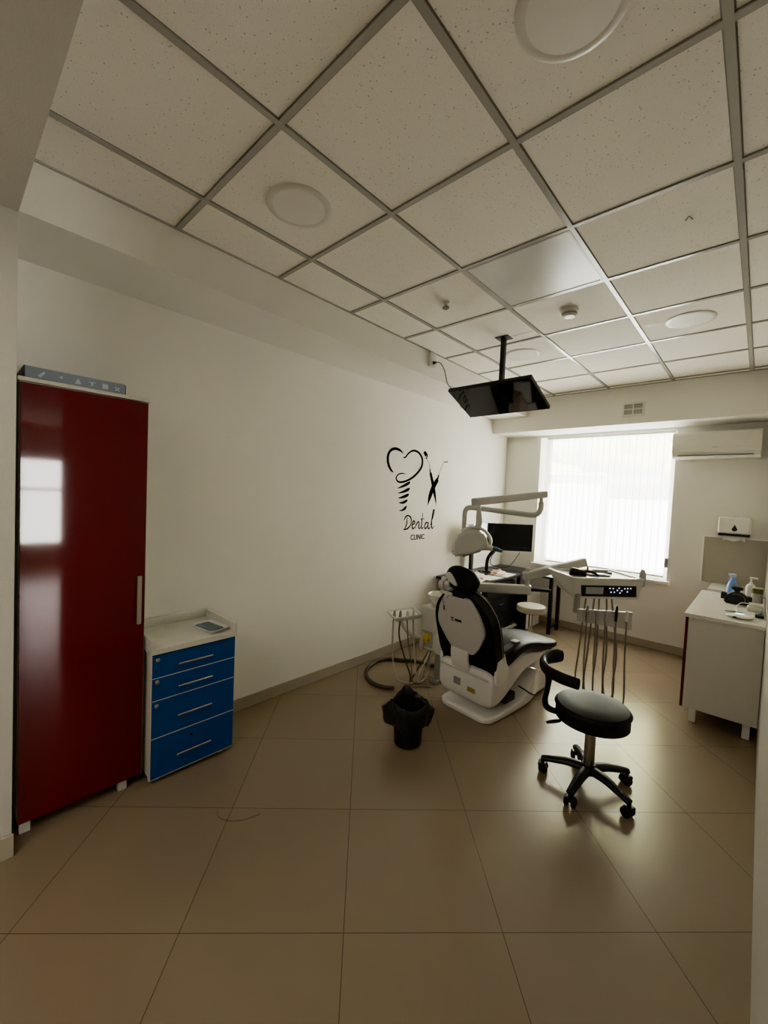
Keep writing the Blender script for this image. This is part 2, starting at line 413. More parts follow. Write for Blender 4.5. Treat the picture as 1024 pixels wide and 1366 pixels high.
# window: frame, sashes, glass, sill, corner trim
w = thing('window_1', None, None); w['kind'] = 'structure'
b = MB(); y0, y1 = YW + .20, YW + .27; t = .06
b.box((WX0, y0, WZ0), (WX0 + t, y1, WZ1)); b.box((WX1 - t, y0, WZ0), (WX1, y1, WZ1))
b.box((WX0 + t, y0, WZ0), (WX1 - t, y1, WZ0 + t)); b.box((WX0 + t, y0, WZ1 - t), (WX1 - t, y1, WZ1))
b.box((WX0 + t, y0, 1.90), (WX1 - t, y1, 2.02))
b.box((-1.53, y0, WZ0 + t), (-1.45, y1, 1.90))
b.build('window_frame', M['pvc'], w, smooth=0)
MB().box((WX0 + t, y0 + .03, WZ0 + t), (WX1 - t, y0 + .036, WZ1 - t)).build('window_pane', M['glass'], w, smooth=0)
MB().box((WX0 - .03, YW - .05, WZ0 - .035), (WX1 + .03, YW + .2, WZ0), bev=.006).build('window_sill', M['pvc'], w)
b = MB()
b.box((WX0 - .035, YW - .012, WZ0), (WX0 + .006, YW, WZ1)); b.box((WX0, YW, WZ0), (WX0 + .006, YW + .06, WZ1))
b.box((WX0 + .006, YW - .012, WZ1 - .03), (WX1, YW, WZ1))
b.build('window_trim', M['pvc'], w, smooth=0)

# outside
struct('ground_outside', MB().box((-8, 5.9, -.3), (6, 16, -.05)), M['ground'])
struct('exterior_house', MB().box((-7, 8.8, -.2), (-2.3, 9.2, 2.25)).box((-2.3, 8.8, -.2), (3, 9.2, 1.75)), M['render'])
b = MB()
for k in range(110):
    x = random.uniform(-7, 3)
    b.ball((x, random.uniform(9.6, 10.6), random.uniform(1.0, 5.0)), (random.uniform(.35, .75), .45, random.uniform(.3, .6)), seg=12)
tag(b.build('tree_foliage', M['leaf']), 'sunlit green garden foliage outside, seen hazily through the window blinds', 'foliage', kind='stuff')

# ------------------------------------------------------------------ vertical blinds
bl = thing('vertical_blinds', 'off-white vertical slat blinds drawn closed across the window', 'blinds', (-1.45, YW + .05, 2.49))
MB().box((-2.19, YW + .03, 2.478), (-.755, YW + .075, 2.512), bev=.004).build('head_rail', M['white'], bl)
for x in (-1.98, -.95): MB().box((x - .015, YW + .02, 2.505), (x + .015, YW + .08, ZS), bev=.002).build('rail_bracket', M['steel'], bl)
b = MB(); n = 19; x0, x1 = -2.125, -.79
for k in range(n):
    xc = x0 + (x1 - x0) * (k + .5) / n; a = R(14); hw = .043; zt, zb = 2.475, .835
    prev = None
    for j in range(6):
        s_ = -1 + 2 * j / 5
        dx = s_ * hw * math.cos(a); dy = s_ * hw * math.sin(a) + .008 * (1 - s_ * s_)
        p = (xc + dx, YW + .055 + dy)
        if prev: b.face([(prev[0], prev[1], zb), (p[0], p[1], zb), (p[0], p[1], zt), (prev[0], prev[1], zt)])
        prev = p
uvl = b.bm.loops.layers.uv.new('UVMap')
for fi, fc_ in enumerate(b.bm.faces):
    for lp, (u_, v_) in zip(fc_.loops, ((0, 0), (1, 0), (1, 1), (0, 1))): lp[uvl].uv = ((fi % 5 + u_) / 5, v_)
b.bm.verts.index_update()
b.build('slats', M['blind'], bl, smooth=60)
b = MB()
for k in range(n):
    xc = x0 + (x1 - x0) * (k + .5) / n
    b.box((xc - .04, YW + .05, .828), (xc + .04, YW + .064, .85), mtx=T((xc, YW + .057, 0)) @ rz(R(14)) @ T((-xc, -YW - .057, 0)))
b.build('bottom_weight', M['edge'], bl, smooth=0)
b = MB(); b.tube([(-.762, YW + .04, 2.48), (-.760, YW + .03, 1.2), (-.758, YW + .03, 1.06)], .0022, seg=6, n=2)
b.build('pull_cord', M['white'], bl)
MB().box((-.775, YW - .012, .955), (-.745, YW + .012, 1.06), bev=.004).build('cord_weight', M['greypl'], bl)

# ------------------------------------------------------------------ things on the ceiling
def round_light(x, y, label):
    o = thing('ceiling_light', label, 'ceiling light', (x, y, ZC), 0, 'round ceiling lights')
    m = T((x, y, ZC))
    MB().lathe([(.118, 0), (.146, 0), (.1455, -.004), (.138, -.008), (.126, -.009), (.118, -.0075)], 48, m, cap=False).build('rim', M['lightrim'], o)
    MB().lathe([(.1185, -.0005), (.1185, -.0075), (.08, -.009), (0, -.0095)], 48, m, cap=False).build('diffuser', M['lightdiff'], o)
round_light(-1.645, 1.126, 'round white ceiling light nearest the red cabinet')
round_light(-.443, 1.126, 'large-looking round ceiling light cut off by the top edge of the picture')
round_light(-1.655, 3.526, 'round ceiling light just behind the hanging television pole')
round_light(-.443, 3.526, 'round ceiling light above the air conditioner side, beyond the smoke detector')
o = thing('ceiling_panel_light', 'square smooth light panel filling one ceiling tile, unlit', 'ceiling light', (-1.0435, 2.326, ZC))
MB().box((-1.331, 2.038, ZC - .004), (-.755, 2.614, ZC - .0005)).build('diffuser', M['ledpanel'], o, smooth=0)
b = MB()
for (a, c) in (((-1.331, 2.038), (-.755, 2.05)), ((-1.331, 2.602), (-.755, 2.614)), ((-1.331, 2.05), (-1.319, 2.602)), ((-.767, 2.05), (-.755, 2.602))):
    b.box((a[0], a[1], ZC - .007), (c[0], c[1], ZC - .003))
b.build('frame', M['grid'], o, smooth=0)
o = thing('smoke_detector', 'white domed smoke detector on the ceiling beside the panel light', 'smoke detector', (-1.037, 2.9, ZC))
m = T((-1.037, 2.9, ZC))
MB().lathe([(.058, 0), (.058, -.014), (.05, -.02)], 32, m).build('mounting_base', M['white'], o)
MB().lathe([(.048, -.02), (.046, -.036), (.034, -.046), (.0, -.048)], 32, m, cap=False).build('sensor_head', M['lightrim'], o)
MB().lathe([(.0485, -.024), (.0485, -.032)], 32, m, cap=False).build('vent_ring', M['greypl'], o)
o = thing('ceiling_sensor', 'small stubby grey fitting sticking out of the ceiling left of the panel light', 'sensor', (-1.633, 2.301, ZC))
m = T((-1.633, 2.301, ZC))
MB().lathe([(.024, 0), (.022, -.01), (.012, -.014), (.012, -.03)], 20, m).build('stem', M['lightrim'], o)
b = MB()
for k in range(4): b.ball((-1.633 + .013 * math.cos(k * PI / 2 + .4), 2.301 + .013 * math.sin(k * PI / 2 + .4), ZC - .038), .011, seg=12)
b.build('lobes', M['greypl'], o)
o = MB().tube([(-.333, 2.296, ZC), (-.3315, 2.293, ZC - .004), (-.3165, 2.262, ZC - .008), (-.3095, 2.298, ZC - .004), (-.3085, 2.302, ZC)], .0016, seg=6).build('wire_hook', M['greyink'])
tag(o, 'tiny bent dark wire hanging from a ceiling tile', 'wire')

# ------------------------------------------------------------------ hanging television
tvc = Vector((-1.662, 3.131, 2.461)); ti = .401
tvm = T(tvc) @ rz(-.012) @ Matrix.Rotation(-ti, 4, 'X')      # local y = down-back along the screen, local -z = viewing side
tv = thing('television', 'flat black television on a black pole, hanging tilted from the ceiling', 'television', (-1.61, 3.09, ZC))
MB().box((-.365, -.205, .0), (.365, .205, .03), bev=.004, mtx=tvm).build('housing', M['blackpl'], tv)
MB().box((-.357, -.197, -.0012), (.357, .197, .0), mtx=tvm).build('screen', M['screen'], tv, smooth=0)
MB().box((-.15, -.1, .03), (.15, .12, .055), bev=.004, mtx=tvm).build('wall_plate', M['blackmet'], tv)
MB().box((-1.628, 3.072, 2.50), (-1.592, 3.108, ZC), bev=.003).build('pole', M['blackmet'], tv)
MB().box((-1.665, 3.04, ZC - .005), (-1.555, 3.14, ZC), bev=.001).build('ceiling_plate', M['blackmet'], tv)
so = thing('wall_socket', 'white double socket high on the left bulkhead, just under the ceiling edge', 'socket', (XB, 3.01, 2.87))
MB().box((XB, 2.965, 2.80), (XB + .03, 3.05, 2.925), bev=.006).build('housing', M['white'], so)
b = MB()
for z in (2.835, 2.892): b.cyl((XB + .029, 3.008, z), (XB + .033, 3.008, z), .027)
b.build('outlet', M['lightrim'], so)
MB().box((XB, 3.0, 2.925), (XB + .012, 3.016, ZC - .007)).build('cable_duct', M['white'], so)
co = thing('electric_cable', 'thin grey power cord drooping from the high socket to the television', 'cord', (XB + .035, 3.008, 2.835))
MB().tube([(XB + .06, 3.01, 2.835), (XB + .10, 3.02, 2.825), (-2.13, 3.03, 2.75), (-2.10, 3.04, 2.64), (-2.045, 3.06, 2.57), (-2.036, 3.12, 2.50), (-2.036, 3.19, 2.45), (-2.033, 3.24, 2.47)], .0042, seg=8).build('cable', M['greyhose'], co)
MB().cyl((XB + .033, 3.008, 2.835), (XB + .062, 3.008, 2.835), .014, .009).build('plug', M['blackpl'], co)

# ------------------------------------------------------------------ wall emblem
def stroke(mb, pts, ws, n=8, x=XL + .0015):
    Q = cr([(p[0], p[1], w_ * 1.15) for p, w_ in zip(pts, ws)], n)
    prev = None
    for i, q in enumerate(Q):
        a = Q[max(i - 1, 0)]; c = Q[min(i + 1, len(Q) - 1)]
        d = Vector((c.x - a.x, c.y - a.y)); d = d.normalized() if d.length > 1e-9 else Vector((1, 0))
        nrm = Vector((-d.y, d.x)) * max(q.z, .0008) / 2
        cur = ((x, q.x + nrm.x, q.y + nrm.y), (x, q.x - nrm.x, q.y - nrm.y))
        if prev: mb.face([prev[0], prev[1], cur[1], cur[0]])
        prev = cur
def blob(mb, pts, n=5, x=XL + .0015): mb.face([(x, p.x, p.y) for p in cr([(a, c, 0) for a, c in pts], n, True)])
de = thing('wall_decal', 'black tooth-implant emblem with crossed dental tools and lettering on the left wall', 'wall decal', (XL, 3.5, 1.2))
b = MB()
stroke(b, [(3.258, 2.067), (3.203, 2.098), (3.12, 2.106), (3.052, 2.076), (3.021, 2.017), (3.032, 1.946), (3.075, 1.89), (3.116, 1.867)], [.004, .022, .026, .026, .030, .030, .022, .006])
stroke(b, [(3.256, 2.026), (3.296, 2.04), (3.342, 2.083), (3.417, 2.118), (3.509, 2.107), (3.576, 2.05), (3.578, 1.971), (3.514, 1.895), (3.406, 1.824), (3.278, 1.78), (3.194, 1.778), (3.161, 1.81), (3.189, 1.849), (3.251, 1.866), (3.315, 1.864)], [.008, .016, .017, .019, .023, .027, .027, .024, .022, .020, .018, .016, .012, .010, .003])
for th in ([(3.185, 1.708), (3.259, 1.743), (3.343, 1.779), (3.386, 1.791), (3.381, 1.764), (3.324, 1.737), (3.251, 1.717)], [(3.192, 1.658), (3.274, 1.687), (3.347, 1.717), (3.385, 1.721), (3.378, 1.695), (3.329, 1.675), (3.265, 1.662)], [(3.202, 1.609), (3.267, 1.632), (3.341, 1.657), (3.376, 1.66), (3.369, 1.634), (3.322, 1.616), (3.269, 1.607)], [(3.216, 1.561), (3.282, 1.577), (3.335, 1.596), (3.359, 1.595), (3.351, 1.574), (3.316, 1.557), (3.273, 1.551)], [(3.225, 1.481), (3.277, 1.494), (3.324, 1.525), (3.35, 1.53), (3.344, 1.502), (3.31, 1.481), (3.268, 1.475)]): blob(b, th)
b.build('tooth_implant_emblem', M['ink'], de, smooth=0)
b = MB()
blob(b, [(3.632, 2.075), (3.597, 2.116), (3.629, 2.136), (3.673, 2.102), (3.662, 2.058), (3.645, 2.052), (3.652, 2.09)])
stroke(b, [(3.600, 2.12), (3.598, 2.085), (3.620, 2.060), (3.652, 2.056)], [.004] * 4)
stroke(b, [(3.662, 2.053), (3.708, 2.004), (3.724, 1.954)], [.006, .005, .006])
stroke(b, [(3.724, 1.954), (3.741, 1.9)], [.012, .018])
stroke(b, [(3.741, 1.906), (3.787, 1.802), (3.835, 1.685), (3.886, 1.539)], [.036, .044, .042, .001])
stroke(b, [(4.074, 2.058), (3.988, 2.047)], [.010, .006], n=3)
stroke(b, [(3.988, 2.047), (3.941, 1.97), (3.901, 1.889)], [.005, .005, .006])
stroke(b, [(3.903, 1.893), (3.876, 1.822)], [.020, .030])
stroke(b, [(3.886, 1.841), (3.805, 1.744), (3.75, 1.637), (3.717, 1.536)], [.050, .060, .050, .001], x=XL + .0018)
b.build('dental_tools_emblem', M['ink'], de, smooth=0)
b = MB()
LW = dict(D1=[[3.369, 1.418], [3.36, 1.334], [3.325, 1.276]], D2=[[3.322, 1.377], [3.337, 1.411], [3.38, 1.429], [3.431, 1.4], [3.431, 1.332], [3.379, 1.289], [3.308, 1.28]], e=[[3.45, 1.318], [3.487, 1.342], [3.497, 1.362], [3.474, 1.367], [3.454, 1.332], [3.471, 1.286], [3.513, 1.305]], n1=[[3.525, 1.359], [3.517, 1.284]], n2=[[3.517, 1.309], [3.556, 1.355], [3.575, 1.346], [3.572, 1.3], [3.589, 1.282], [3.612, 1.302]], t=[[3.635, 1.459], [3.622, 1.328], [3.632, 1.281], [3.662, 1.297]], t2=[[3.596, 1.384], [3.67, 1.392]], a=[[3.742, 1.343], [3.7, 1.344], [3.679, 1.304], [3.698, 1.279], [3.735, 1.31], [3.747, 1.349], [3.741, 1.292], [3.763, 1.277], [3.783, 1.297]], l=[[3.785, 1.309], [3.832, 1.421], [3.852, 1.478], [3.834, 1.486], [3.812, 1.414], [3.81, 1.308], [3.831, 1.278], [3.864, 1.307]])
for k, p in LW.items():
    L = len(p); w_ = .0125
    stroke(b, p, [w_ * (.55 if i in (0, L - 1) else (1.25 if i % 2 else .95)) for i in range(L)])
b.build('dental_lettering', M['ink'], de, smooth=0)
text_mesh('clinic_lettering', 'CLINIC', .078, M['greyink'], T((XL + .0012, 3.437, 1.165)) @ Matrix(((0, 0, 1, 0), (1, 0, 0, 0), (0, 1, 0, 0), (0, 0, 0, 1))), de, bold=.0014, spacing=1.02)

# ------------------------------------------------------------------ red cabinet
XF = -2.41
cab = thing('tall_cabinet', 'tall glossy dark red cabinet standing by the left wall', 'cabinet', (-2.58, .5, 0))
MB().box((XL + .004, .245, .055), (XF - .02, .757, 2.068)).build('carcass', M['lam'], cab, smooth=0)
MB().box((XL + .004, .236, 2.068), (XF + .004, .762, 2.086), bev=.002).build('top_panel', M['lam'], cab)
dr = MB().box((XF - .018, .246, .052), (XF, .754, 2.062), bev=.0015).build('door', M['red'], cab)
b = MB(); b.box((XF - .018, .7545, .052), (XF - .001, .7555, 2.062)); b.build('edge_band', M['lam'], dr, smooth=0)
b = MB(); b.box((XF + .012, .712, .895), (XF + .026, .732, 1.152), bev=.002)
b.box((XF, .716, .91), (XF + .014, .728, .925)); b.box((XF, .716, 1.122), (XF + .014, .728, 1.137))
b.build('handle', M['handle'], dr)
for (x, y) in ((XF - .03, .272), (XF - .03, .668), (XL + .06, .272), (XL + .06, .668)):
    MB().box((x - .02, y - .02, 0), (x + .02, y + .02, .055), bev=.002).build('foot', M['lam'], cab)
bx = thing('cardboard_box', 'flat blue-grey cardboard box with pale icons lying on top of the red cabinet', 'box', (-2.56, .45, 2.086))
MB().box((-2.70, .262, 2.087), (-2.432, .652, 2.141), bev=.001).build('carton', M['card'], bx, smooth=0)
for y_, z_ in ((.2595, 2.142), (.652, 2.136)): MB().box((-2.70, y_, 2.087), (-2.432, y_ + .0025, z_)).build('end_flap', M['blackpl'], bx, smooth=0)
xf = -2.4312
yy = lambda f: .262 + .39 * f
def icon(f, zc, *polys):
    b = MB()
    for pts in polys: b.face([(xf, yy(f) + p[0], zc + p[1]) for p in pts])
    b.build('printed_icon', M['cardink'], bx, smooth=0)
icon(.153, 2.113, [(-.015, -.008), (-.012, -.0125), (.004, -.0125), (-.003, -.010), (.012, .008), (.006, .014)])
icon(.327, 2.115, [(-.008, 0), (.002, .006), (.006, .006), (.006, -.006)])
icon(.494, 2.112, [(-.012, -.012), (.012, -.012), (.006, .004), (0, .014), (-.006, .004)])
icon(.636, 2.112, [(-.014, .006), (-.004, .006), (-.004, -.01), (.004, -.01), (.004, .006), (.014, .006), (.014, .010), (-.014, .010)])
icon(.776, 2.112, [(-.012, -.012), (.012, -.012), (.012, .012), (-.012, .012)])
icon(.908, 2.110, [(-.012, -.008), (-.008, -.011), (0, -.003), (.008, -.011), (.012, -.008), (.004, 0), (.012, .008), (.008, .011), (0, .003), (-.008, .011), (-.012, .009), (-.004, 0)])

# ------------------------------------------------------------------ blue drawer unit
XD = -2.345; YD0, YD1 = .777, 1.247
du = thing('drawer_cabinet', 'low cabinet with four blue drawers and a pale rimmed top', 'drawer cabinet', (-2.55, 1.0, 0))
MB().box((XL + .014, YD0, .035), (XD - .02, YD1, .728)).build('carcass', M['lam'], du, smooth=0)
b = MB(); b.box((XL + .004, YD0 - .012, .726), (XD + .012, YD1 + .004, .758), bev=.003)
b.box((XL + .004, YD0 - .012, .758), (XL + .02, YD1 + .004, .812), bev=.002)
b.box((XL + .02, YD0 - .012, .758), (XD + .012, YD0 + .002, .812), bev=.002)
b.box((XL + .02, YD1 - .012, .758), (XD + .012, YD1 + .004, .81), bev=.002)
b.build('worktop', M['lamtop'], du)
MB().box((XD - .02, YD0 - .006, .03), (XD + .001, YD0, .726)).build('side_edge', M['lam'], du, smooth=0)
zb = [.722, .592, .467, .258, .03]; hz = [.653, .527, .362, .137]; lk = [(.804, .692), (.803, .571), (.802, .439), (.992, .207)]
for k in range(4):
    lab = None
    d_ = MB().box((XD - .018, YD0 + .002, zb[k + 1] + .002), (XD, YD1 - .001, zb[k] - .002), bev=.001).build('drawer', M['blue'], du)
    MB().box((XD - .016, YD0 + .002, zb[k + 1] - .0015), (XD + .0008, YD1 - .001, zb[k + 1] + .0018)).build('edge_strip', M['lam'], d_, smooth=0)
    b = MB(); b.cyl((XD + .026, .903, hz[k]), (XD + .026, 1.096, hz[k]), .0055, seg=14)
    for y in (.925, 1.074): b.cyl((XD, y, hz[k]), (XD + .026, y, hz[k]), .004, seg=10)
    b.build('handle', M['chrome'], d_)
    y, z = lk[k]
    if k < 3:
        b = MB(); b.cyl((XD, y, z), (XD + .006, y, z), .0115, seg=20, bev=.002); b.cyl((XD + .006, y, z), (XD + .009, y, z), .007, seg=16); b.build('lock', M['chrome'], d_)
    else:
        MB().cyl((XD, y, z), (XD + .001, y, z), .008, seg=16).build('lock_hole', M['blackpl'], d_)
for (x, y) in ((XD - .05, YD0 + .05), (XD - .05, YD1 - .06), (XL + .06, YD0 + .05), (XL + .06, YD1 - .06)):
    MB().cyl((x, y, 0), (x, y, .036), .018, .02, seg=16).build('foot', M['greypl'], du)
ty = thing('instrument_dish', 'small white dish with a blue-grey insert on the blue drawer cabinet', 'dish', (-2.47, 1.145, .758))
tm = T((-2.47, 1.145, .7585)) @ rz(R(8))
def rrect(w_, h_, r_, n=5):
    P = []
    for cx, cy, a0 in ((w_ / 2 - r_, h_ / 2 - r_, 0), (-w_ / 2 + r_, h_ / 2 - r_, 90), (-w_ / 2 + r_, -h_ / 2 + r_, 180), (w_ / 2 - r_, -h_ / 2 + r_, 270)):
        for k in range(n + 1):
            a = R(a0 + 90 * k / n); P.append((cx + r_ * math.cos(a), cy + r_ * math.sin(a)))
    return P
b = MB(); Z3 = lambda P, z: [(p[0], p[1], z) for p in P]
b.loft([Z3(rrect(.17, .10, .02), 0), Z3(rrect(.215, .135, .025), .022), Z3(rrect(.208, .128, .024), .023), Z3(rrect(.165, .095, .02), .003)], mtx=tm)
b.build('dish', M['dish'], ty)
MB().prism(rrect(.168, .09, .008), .016, tm @ T((-.004, -.004, .0035)), bev=.002).build('insert', M['dishin'], ty)

# ------------------------------------------------------------------ waste bin
bn = thing('waste_bin', 'round black waste bin lined with a crumpled black bag', 'waste bin', (-1.639, 2.115, 0))
m = T((-1.639, 2.115, 0))
MB().lathe([(.083, 0), (.088, .004), (.108, .25), (.112, .262), (.104, .262), (.084, .01), (0, .008)], 40, m).build('bucket', M['blackpl'], bn)
rings = []
prof = [(.106, .12), (.118, .145), (.128, .19), (.138, .235), (.13, .272), (.118, .282), (.104, .262), (.095, .2), (.08, .1), (.02, .06)]
for (r_, z_) in prof:
    ring = []
    for k in range(48):
        a = 2 * PI * k / 48
        w_ = (math.sin(5 * a + 1) * .5 + math.sin(9 * a + z_ * 40) * .35 + math.sin(17 * a + 2) * .25)
        amp = .012 if r_ > .1 else .004
        flap = .045 * math.exp(-((a - 3.75 + (2 * PI if a - 3.75 < -PI else 0)) / .28) ** 2) + .04 * math.exp(-((a - .75) / .25) ** 2) if z_ < .24 and r_ > .1 else 0
        rr = r_ + w_ * amp + flap
        ring.append((rr * math.cos(a), rr * math.sin(a), z_ + .012 * math.sin(3 * a + .6) + .008 * w_ + (.035 * math.exp(-((a - 2.3) / .5) ** 2) if .25 < z_ else 0)))
    rings.append(ring)
MB().loft(rings, cap=False, mtx=m).build('liner', M['bag'], bn, smooth=50)

# ------------------------------------------------------------------ black operator stool
sx, sy = -.648, 2.555
st = thing('operator_stool', 'black round dental stool with curved armrest on a five-wheeled base', 'stool', (sx, sy, 0))
m = T((sx, sy, 0))
SZ = .492; SR = .199
MB().lathe([(0, SZ - .10), (SR - .02, SZ - .10), (SR - .004, SZ - .094), (SR - .004, SZ - .03), (SR, SZ - .022), (SR - .012, SZ - .006), (SR - .05, SZ + .004), (SR * .5, SZ + .007), (0, SZ + .008)], 56, m, cap=False).build('seat', M['leather'], st)
MB().tube([(SR * math.cos(2 * PI * k / 40), SR * math.sin(2 * PI * k / 40), SZ - .024) for k in range(40)], .004, seg=8, n=1, closed=True, mtx=m).build('seat_piping', M['black'], st)
MB().lathe([(.022, .30), (.022, .41)], 20, m).build('gas_piston', M['steel'], st)
b = MB(); b.lathe([(.029, .12), (.029, .30), (.026, .312)], 24, m); b.build('post', M['steel'], st)
MB().box((-.1, -.08, .385), (.1, .08, .405), mtx=m).build('seat_plate', M['blackmet'], st)
for k, (cx, cy) in enumerate([(-.905, 2.495), (-.634, 2.303), (-.42, 2.478), (-.52, 2.763), (-.794, 2.778)]):
    a = math.atan2(cy - sy, cx - sx) if False else R([194, 266, 338, 50, 122][k])
    mm = m @ rz(a)
    lg = MB().tube([(.01, 0, .105), (.10, 0, .108), (.19, 0, .092), (.252, 0, .078)], [.034, .029, .024, .021], seg=14, flat=(1, .75), mtx=mm).build('leg', M['blackpl'], st)
    b = MB(); b.cyl((.248, 0, .055), (.248, 0, .085), .011, seg=12, mtx=mm)
    b.box((.225, -.026, .035), (.272, .026, .058), bev=.008, mtx=mm)
    for s in (-1, 1): b.cyl((.242, s * .011, .027), (.242, s * .028, .027), .027, seg=20, bev=.004, mtx=mm)
    b.build('caster', M['blackpl'], lg)
MB().lathe([(.03, .075), (.046, .085), (.046, .125), (.034, .135)], 28, m).build('hub', M['blackpl'], st)
# curved arm / back support
arc = []; wd = []
for k, (deg, r_, z_) in enumerate([(152, .258, .668), (160, .264, .670), (176, .270, .672), (198, .276, .674), (225, .28, .68), (250, .285, .688), (270, .287, .692)]):
    arc.append((r_ * math.cos(R(deg)), r_ * math.sin(R(deg)), z_)); wd.append([.032, .038, .036, .031, .028, .028, .026][k])
MB().tube(arc, wd, seg=16, flat=(.72, 1.15), mtx=m).build('armrest', M['leather'], st)
MB().tube([(-.25, -.10, .665), (-.225, -.09, .60), (-.228, -.09, .52), (-.238, -.09, .45), (-.22, -.085, .41), (-.15, -.055, .395), (-.08, -.02, .395)], [.022, .024, .021, .022, .022, .018, .016], seg=12, flat=(1.1, .7), mtx=m).build('armrest_support', M['blackmet'], st)
b = MB(); b.tube([(-.06, -.05, .388), (-.11, -.09, .382), (-.15, -.125, .372)], .006, seg=8, mtx=m)
b.build('lever_rod', M['blackmet'], st)
MB().tube([(-.135, -.115, .376), (-.16, -.135, .37), (-.195, -.165, .36)], [.011, .014, .009], seg=10, flat=(1, .7), mtx=m).build('height_lever', M['blackpl'], st)

# ------------------------------------------------------------------ dental chair
CO = Vector((-1.585, 2.70, 0)); CA = -R(5.5)
ch = thing('dental_chair', 'white dental chair with black padding, reclined, seen from behind', 'dental chair', CO, CA)
CM = T(CO) @ rz(CA)
def sring(w_, z0, z1, v, uc=0.0, e=4.0, n=28):
    out = []; zc = (z0 + z1) / 2; h = (z1 - z0) / 2
    for k in range(n):
        a = 2 * PI * k / n; c, s_ = math.cos(a), math.sin(a)
        out.append((uc + w_ * math.copysign(abs(c) ** (2 / e), c), v, zc + h * math.copysign(abs(s_) ** (2 / e), s_)))
    return out
def prof(stations, e=4.0, n=28):   # stations (v, halfwidth, z0, z1[, uc])
    S = cr([(a[0], a[1], a[2]) for a in stations], 5); S2 = cr([(a[3], a[4] if len(a) > 4 else 0, 0) for a in stations], 5)
    return [sring(max(s1.y, .004), s1.z, s2.x, s1.x, s2.y, e, n) for s1, s2 in zip(S, S2)]
# foot plate, swept up into the lift column
b = MB()
b.loft(prof([(0.0, .17, .002, .02), (.012, .20, .001, .034), (.05, .232, 0, .044), (.2, .243, 0, .052), (.4, .248, 0, .07), (.52, .25, 0, .115), (.62, .245, 0, .21), (.69, .232, 0, .30), (.76, .222, 0, .335), (.88, .215, 0, .33), (.97, .205, 0, .25), (1.02, .185, 0, .08)], e=7, n=44), mtx=CM)
b.build('base', M['chairb'], ch, smooth=50)
# rear housing and seat frame
b = MB()
b.loft(prof([(.005, .235, .215, .345), (.02, .243, .125, .375), (.07, .24, .10, .385), (.16, .232, .10, .395), (.24, .23, .13, .40), (.33, .238, .20, .425), (.45, .24, .27, .44), (.6, .235, .30, .42), (.8, .21, .305, .375), (1.0, .17, .30, .345), (1.05, .12, .31, .335)], e=6, n=44), mtx=CM)
fr = b.build('seat_frame', M['chairb'], ch, smooth=50)
MB().box((-.235, -.002, .318), (.215, .02, .334), bev=.004, mtx=CM).build('frame_ledge', M['chairw'], fr)
for s in (-1, 1):
    u0 = s * .252
    mm = CM @ Matrix(((0, 0, 1, u0 - .012), (1, 0, 0, 0), (0, 1, 0, 0), (0, 0, 0, 1)))
    MB().prism([(p.x, p.y) for p in cr([(.03, .33, 0), (.06, .29, 0), (.15, .30, 0), (.19, .39, 0), (.16, .44, 0), (.135, .50, 0), (.10, .535, 0), (.05, .535, 0), (.03, .50, 0), (.035, .42, 0)], 4, True)], .024, mm, bev=.006).build('side_bracket', M['chairb'], ch)
# seat and leg cushion
b = MB()
b.loft(prof([(.09, .20, .395, .45), (.12, .245, .39, .475), (.2, .262, .385, .488), (.3, .265, .42, .515), (.4, .262, .44, .535), (.52, .258, .435, .532), (.66, .25, .395, .505), (.82, .242, .365, .462), (.98, .23, .352, .424), (1.08, .205, .35, .404), (1.125, .15, .356, .39)], e=4.5, n=40), mtx=CM)
b.build('seat_cushion', M['leather'], ch, smooth=60)
# backrest plane: s runs up the recline
bm0 = Vector((0, .045, .36)); bt = Vector((0, -.115, .95)); sd = (bt - bm0).normalized(); nd = Vector((1, 0, 0)).cross(sd)  # towards the front
if nd.y < 0: nd = -nd
BM_ = CM @ Matrix(((1, 0, nd.x, bm0.x), (0, sd.y, nd.y, bm0.y), (0, sd.z, nd.z, bm0.z), (0, 0, 0, 1)))
zs = lambda z: (z - .36) / sd.z
def outline(tab, uc=0.0):
    Rr = [(uc + w_, zs(z)) for z, w_ in tab]; L_ = [(uc - w_, zs(z)) for z, w_ in tab][::-1]
    return Rr + L_
ol = cr([(a, c, 0) for a, c in outline([(.36, .21), (.38, .242), (.45, .262), (.56, .268), (.68, .268), (.77, .252), (.85, .208), (.905, .15), (.935, .09), (.945, .03)])], 4, True)
MB().prism([(p.x, p.y) for p in ol], .105, BM_, bev=.035, seg=5).build('backrest_cushion', M['black'], ch, smooth=60)
ol2 = outline([(.482, .075), (.495, .105), (.56, .155), (.65, .203), (.69, .213), (.735, .208), (.82, .178), (.885, .138), (.912, .115), (.92, .09)], -.005)
sh = MB().prism(ol2, .036, BM_ @ T((0, 0, -.032)), bev=.012, seg=3).build('backrest_shell', M['chairw'], ch, smooth=40)
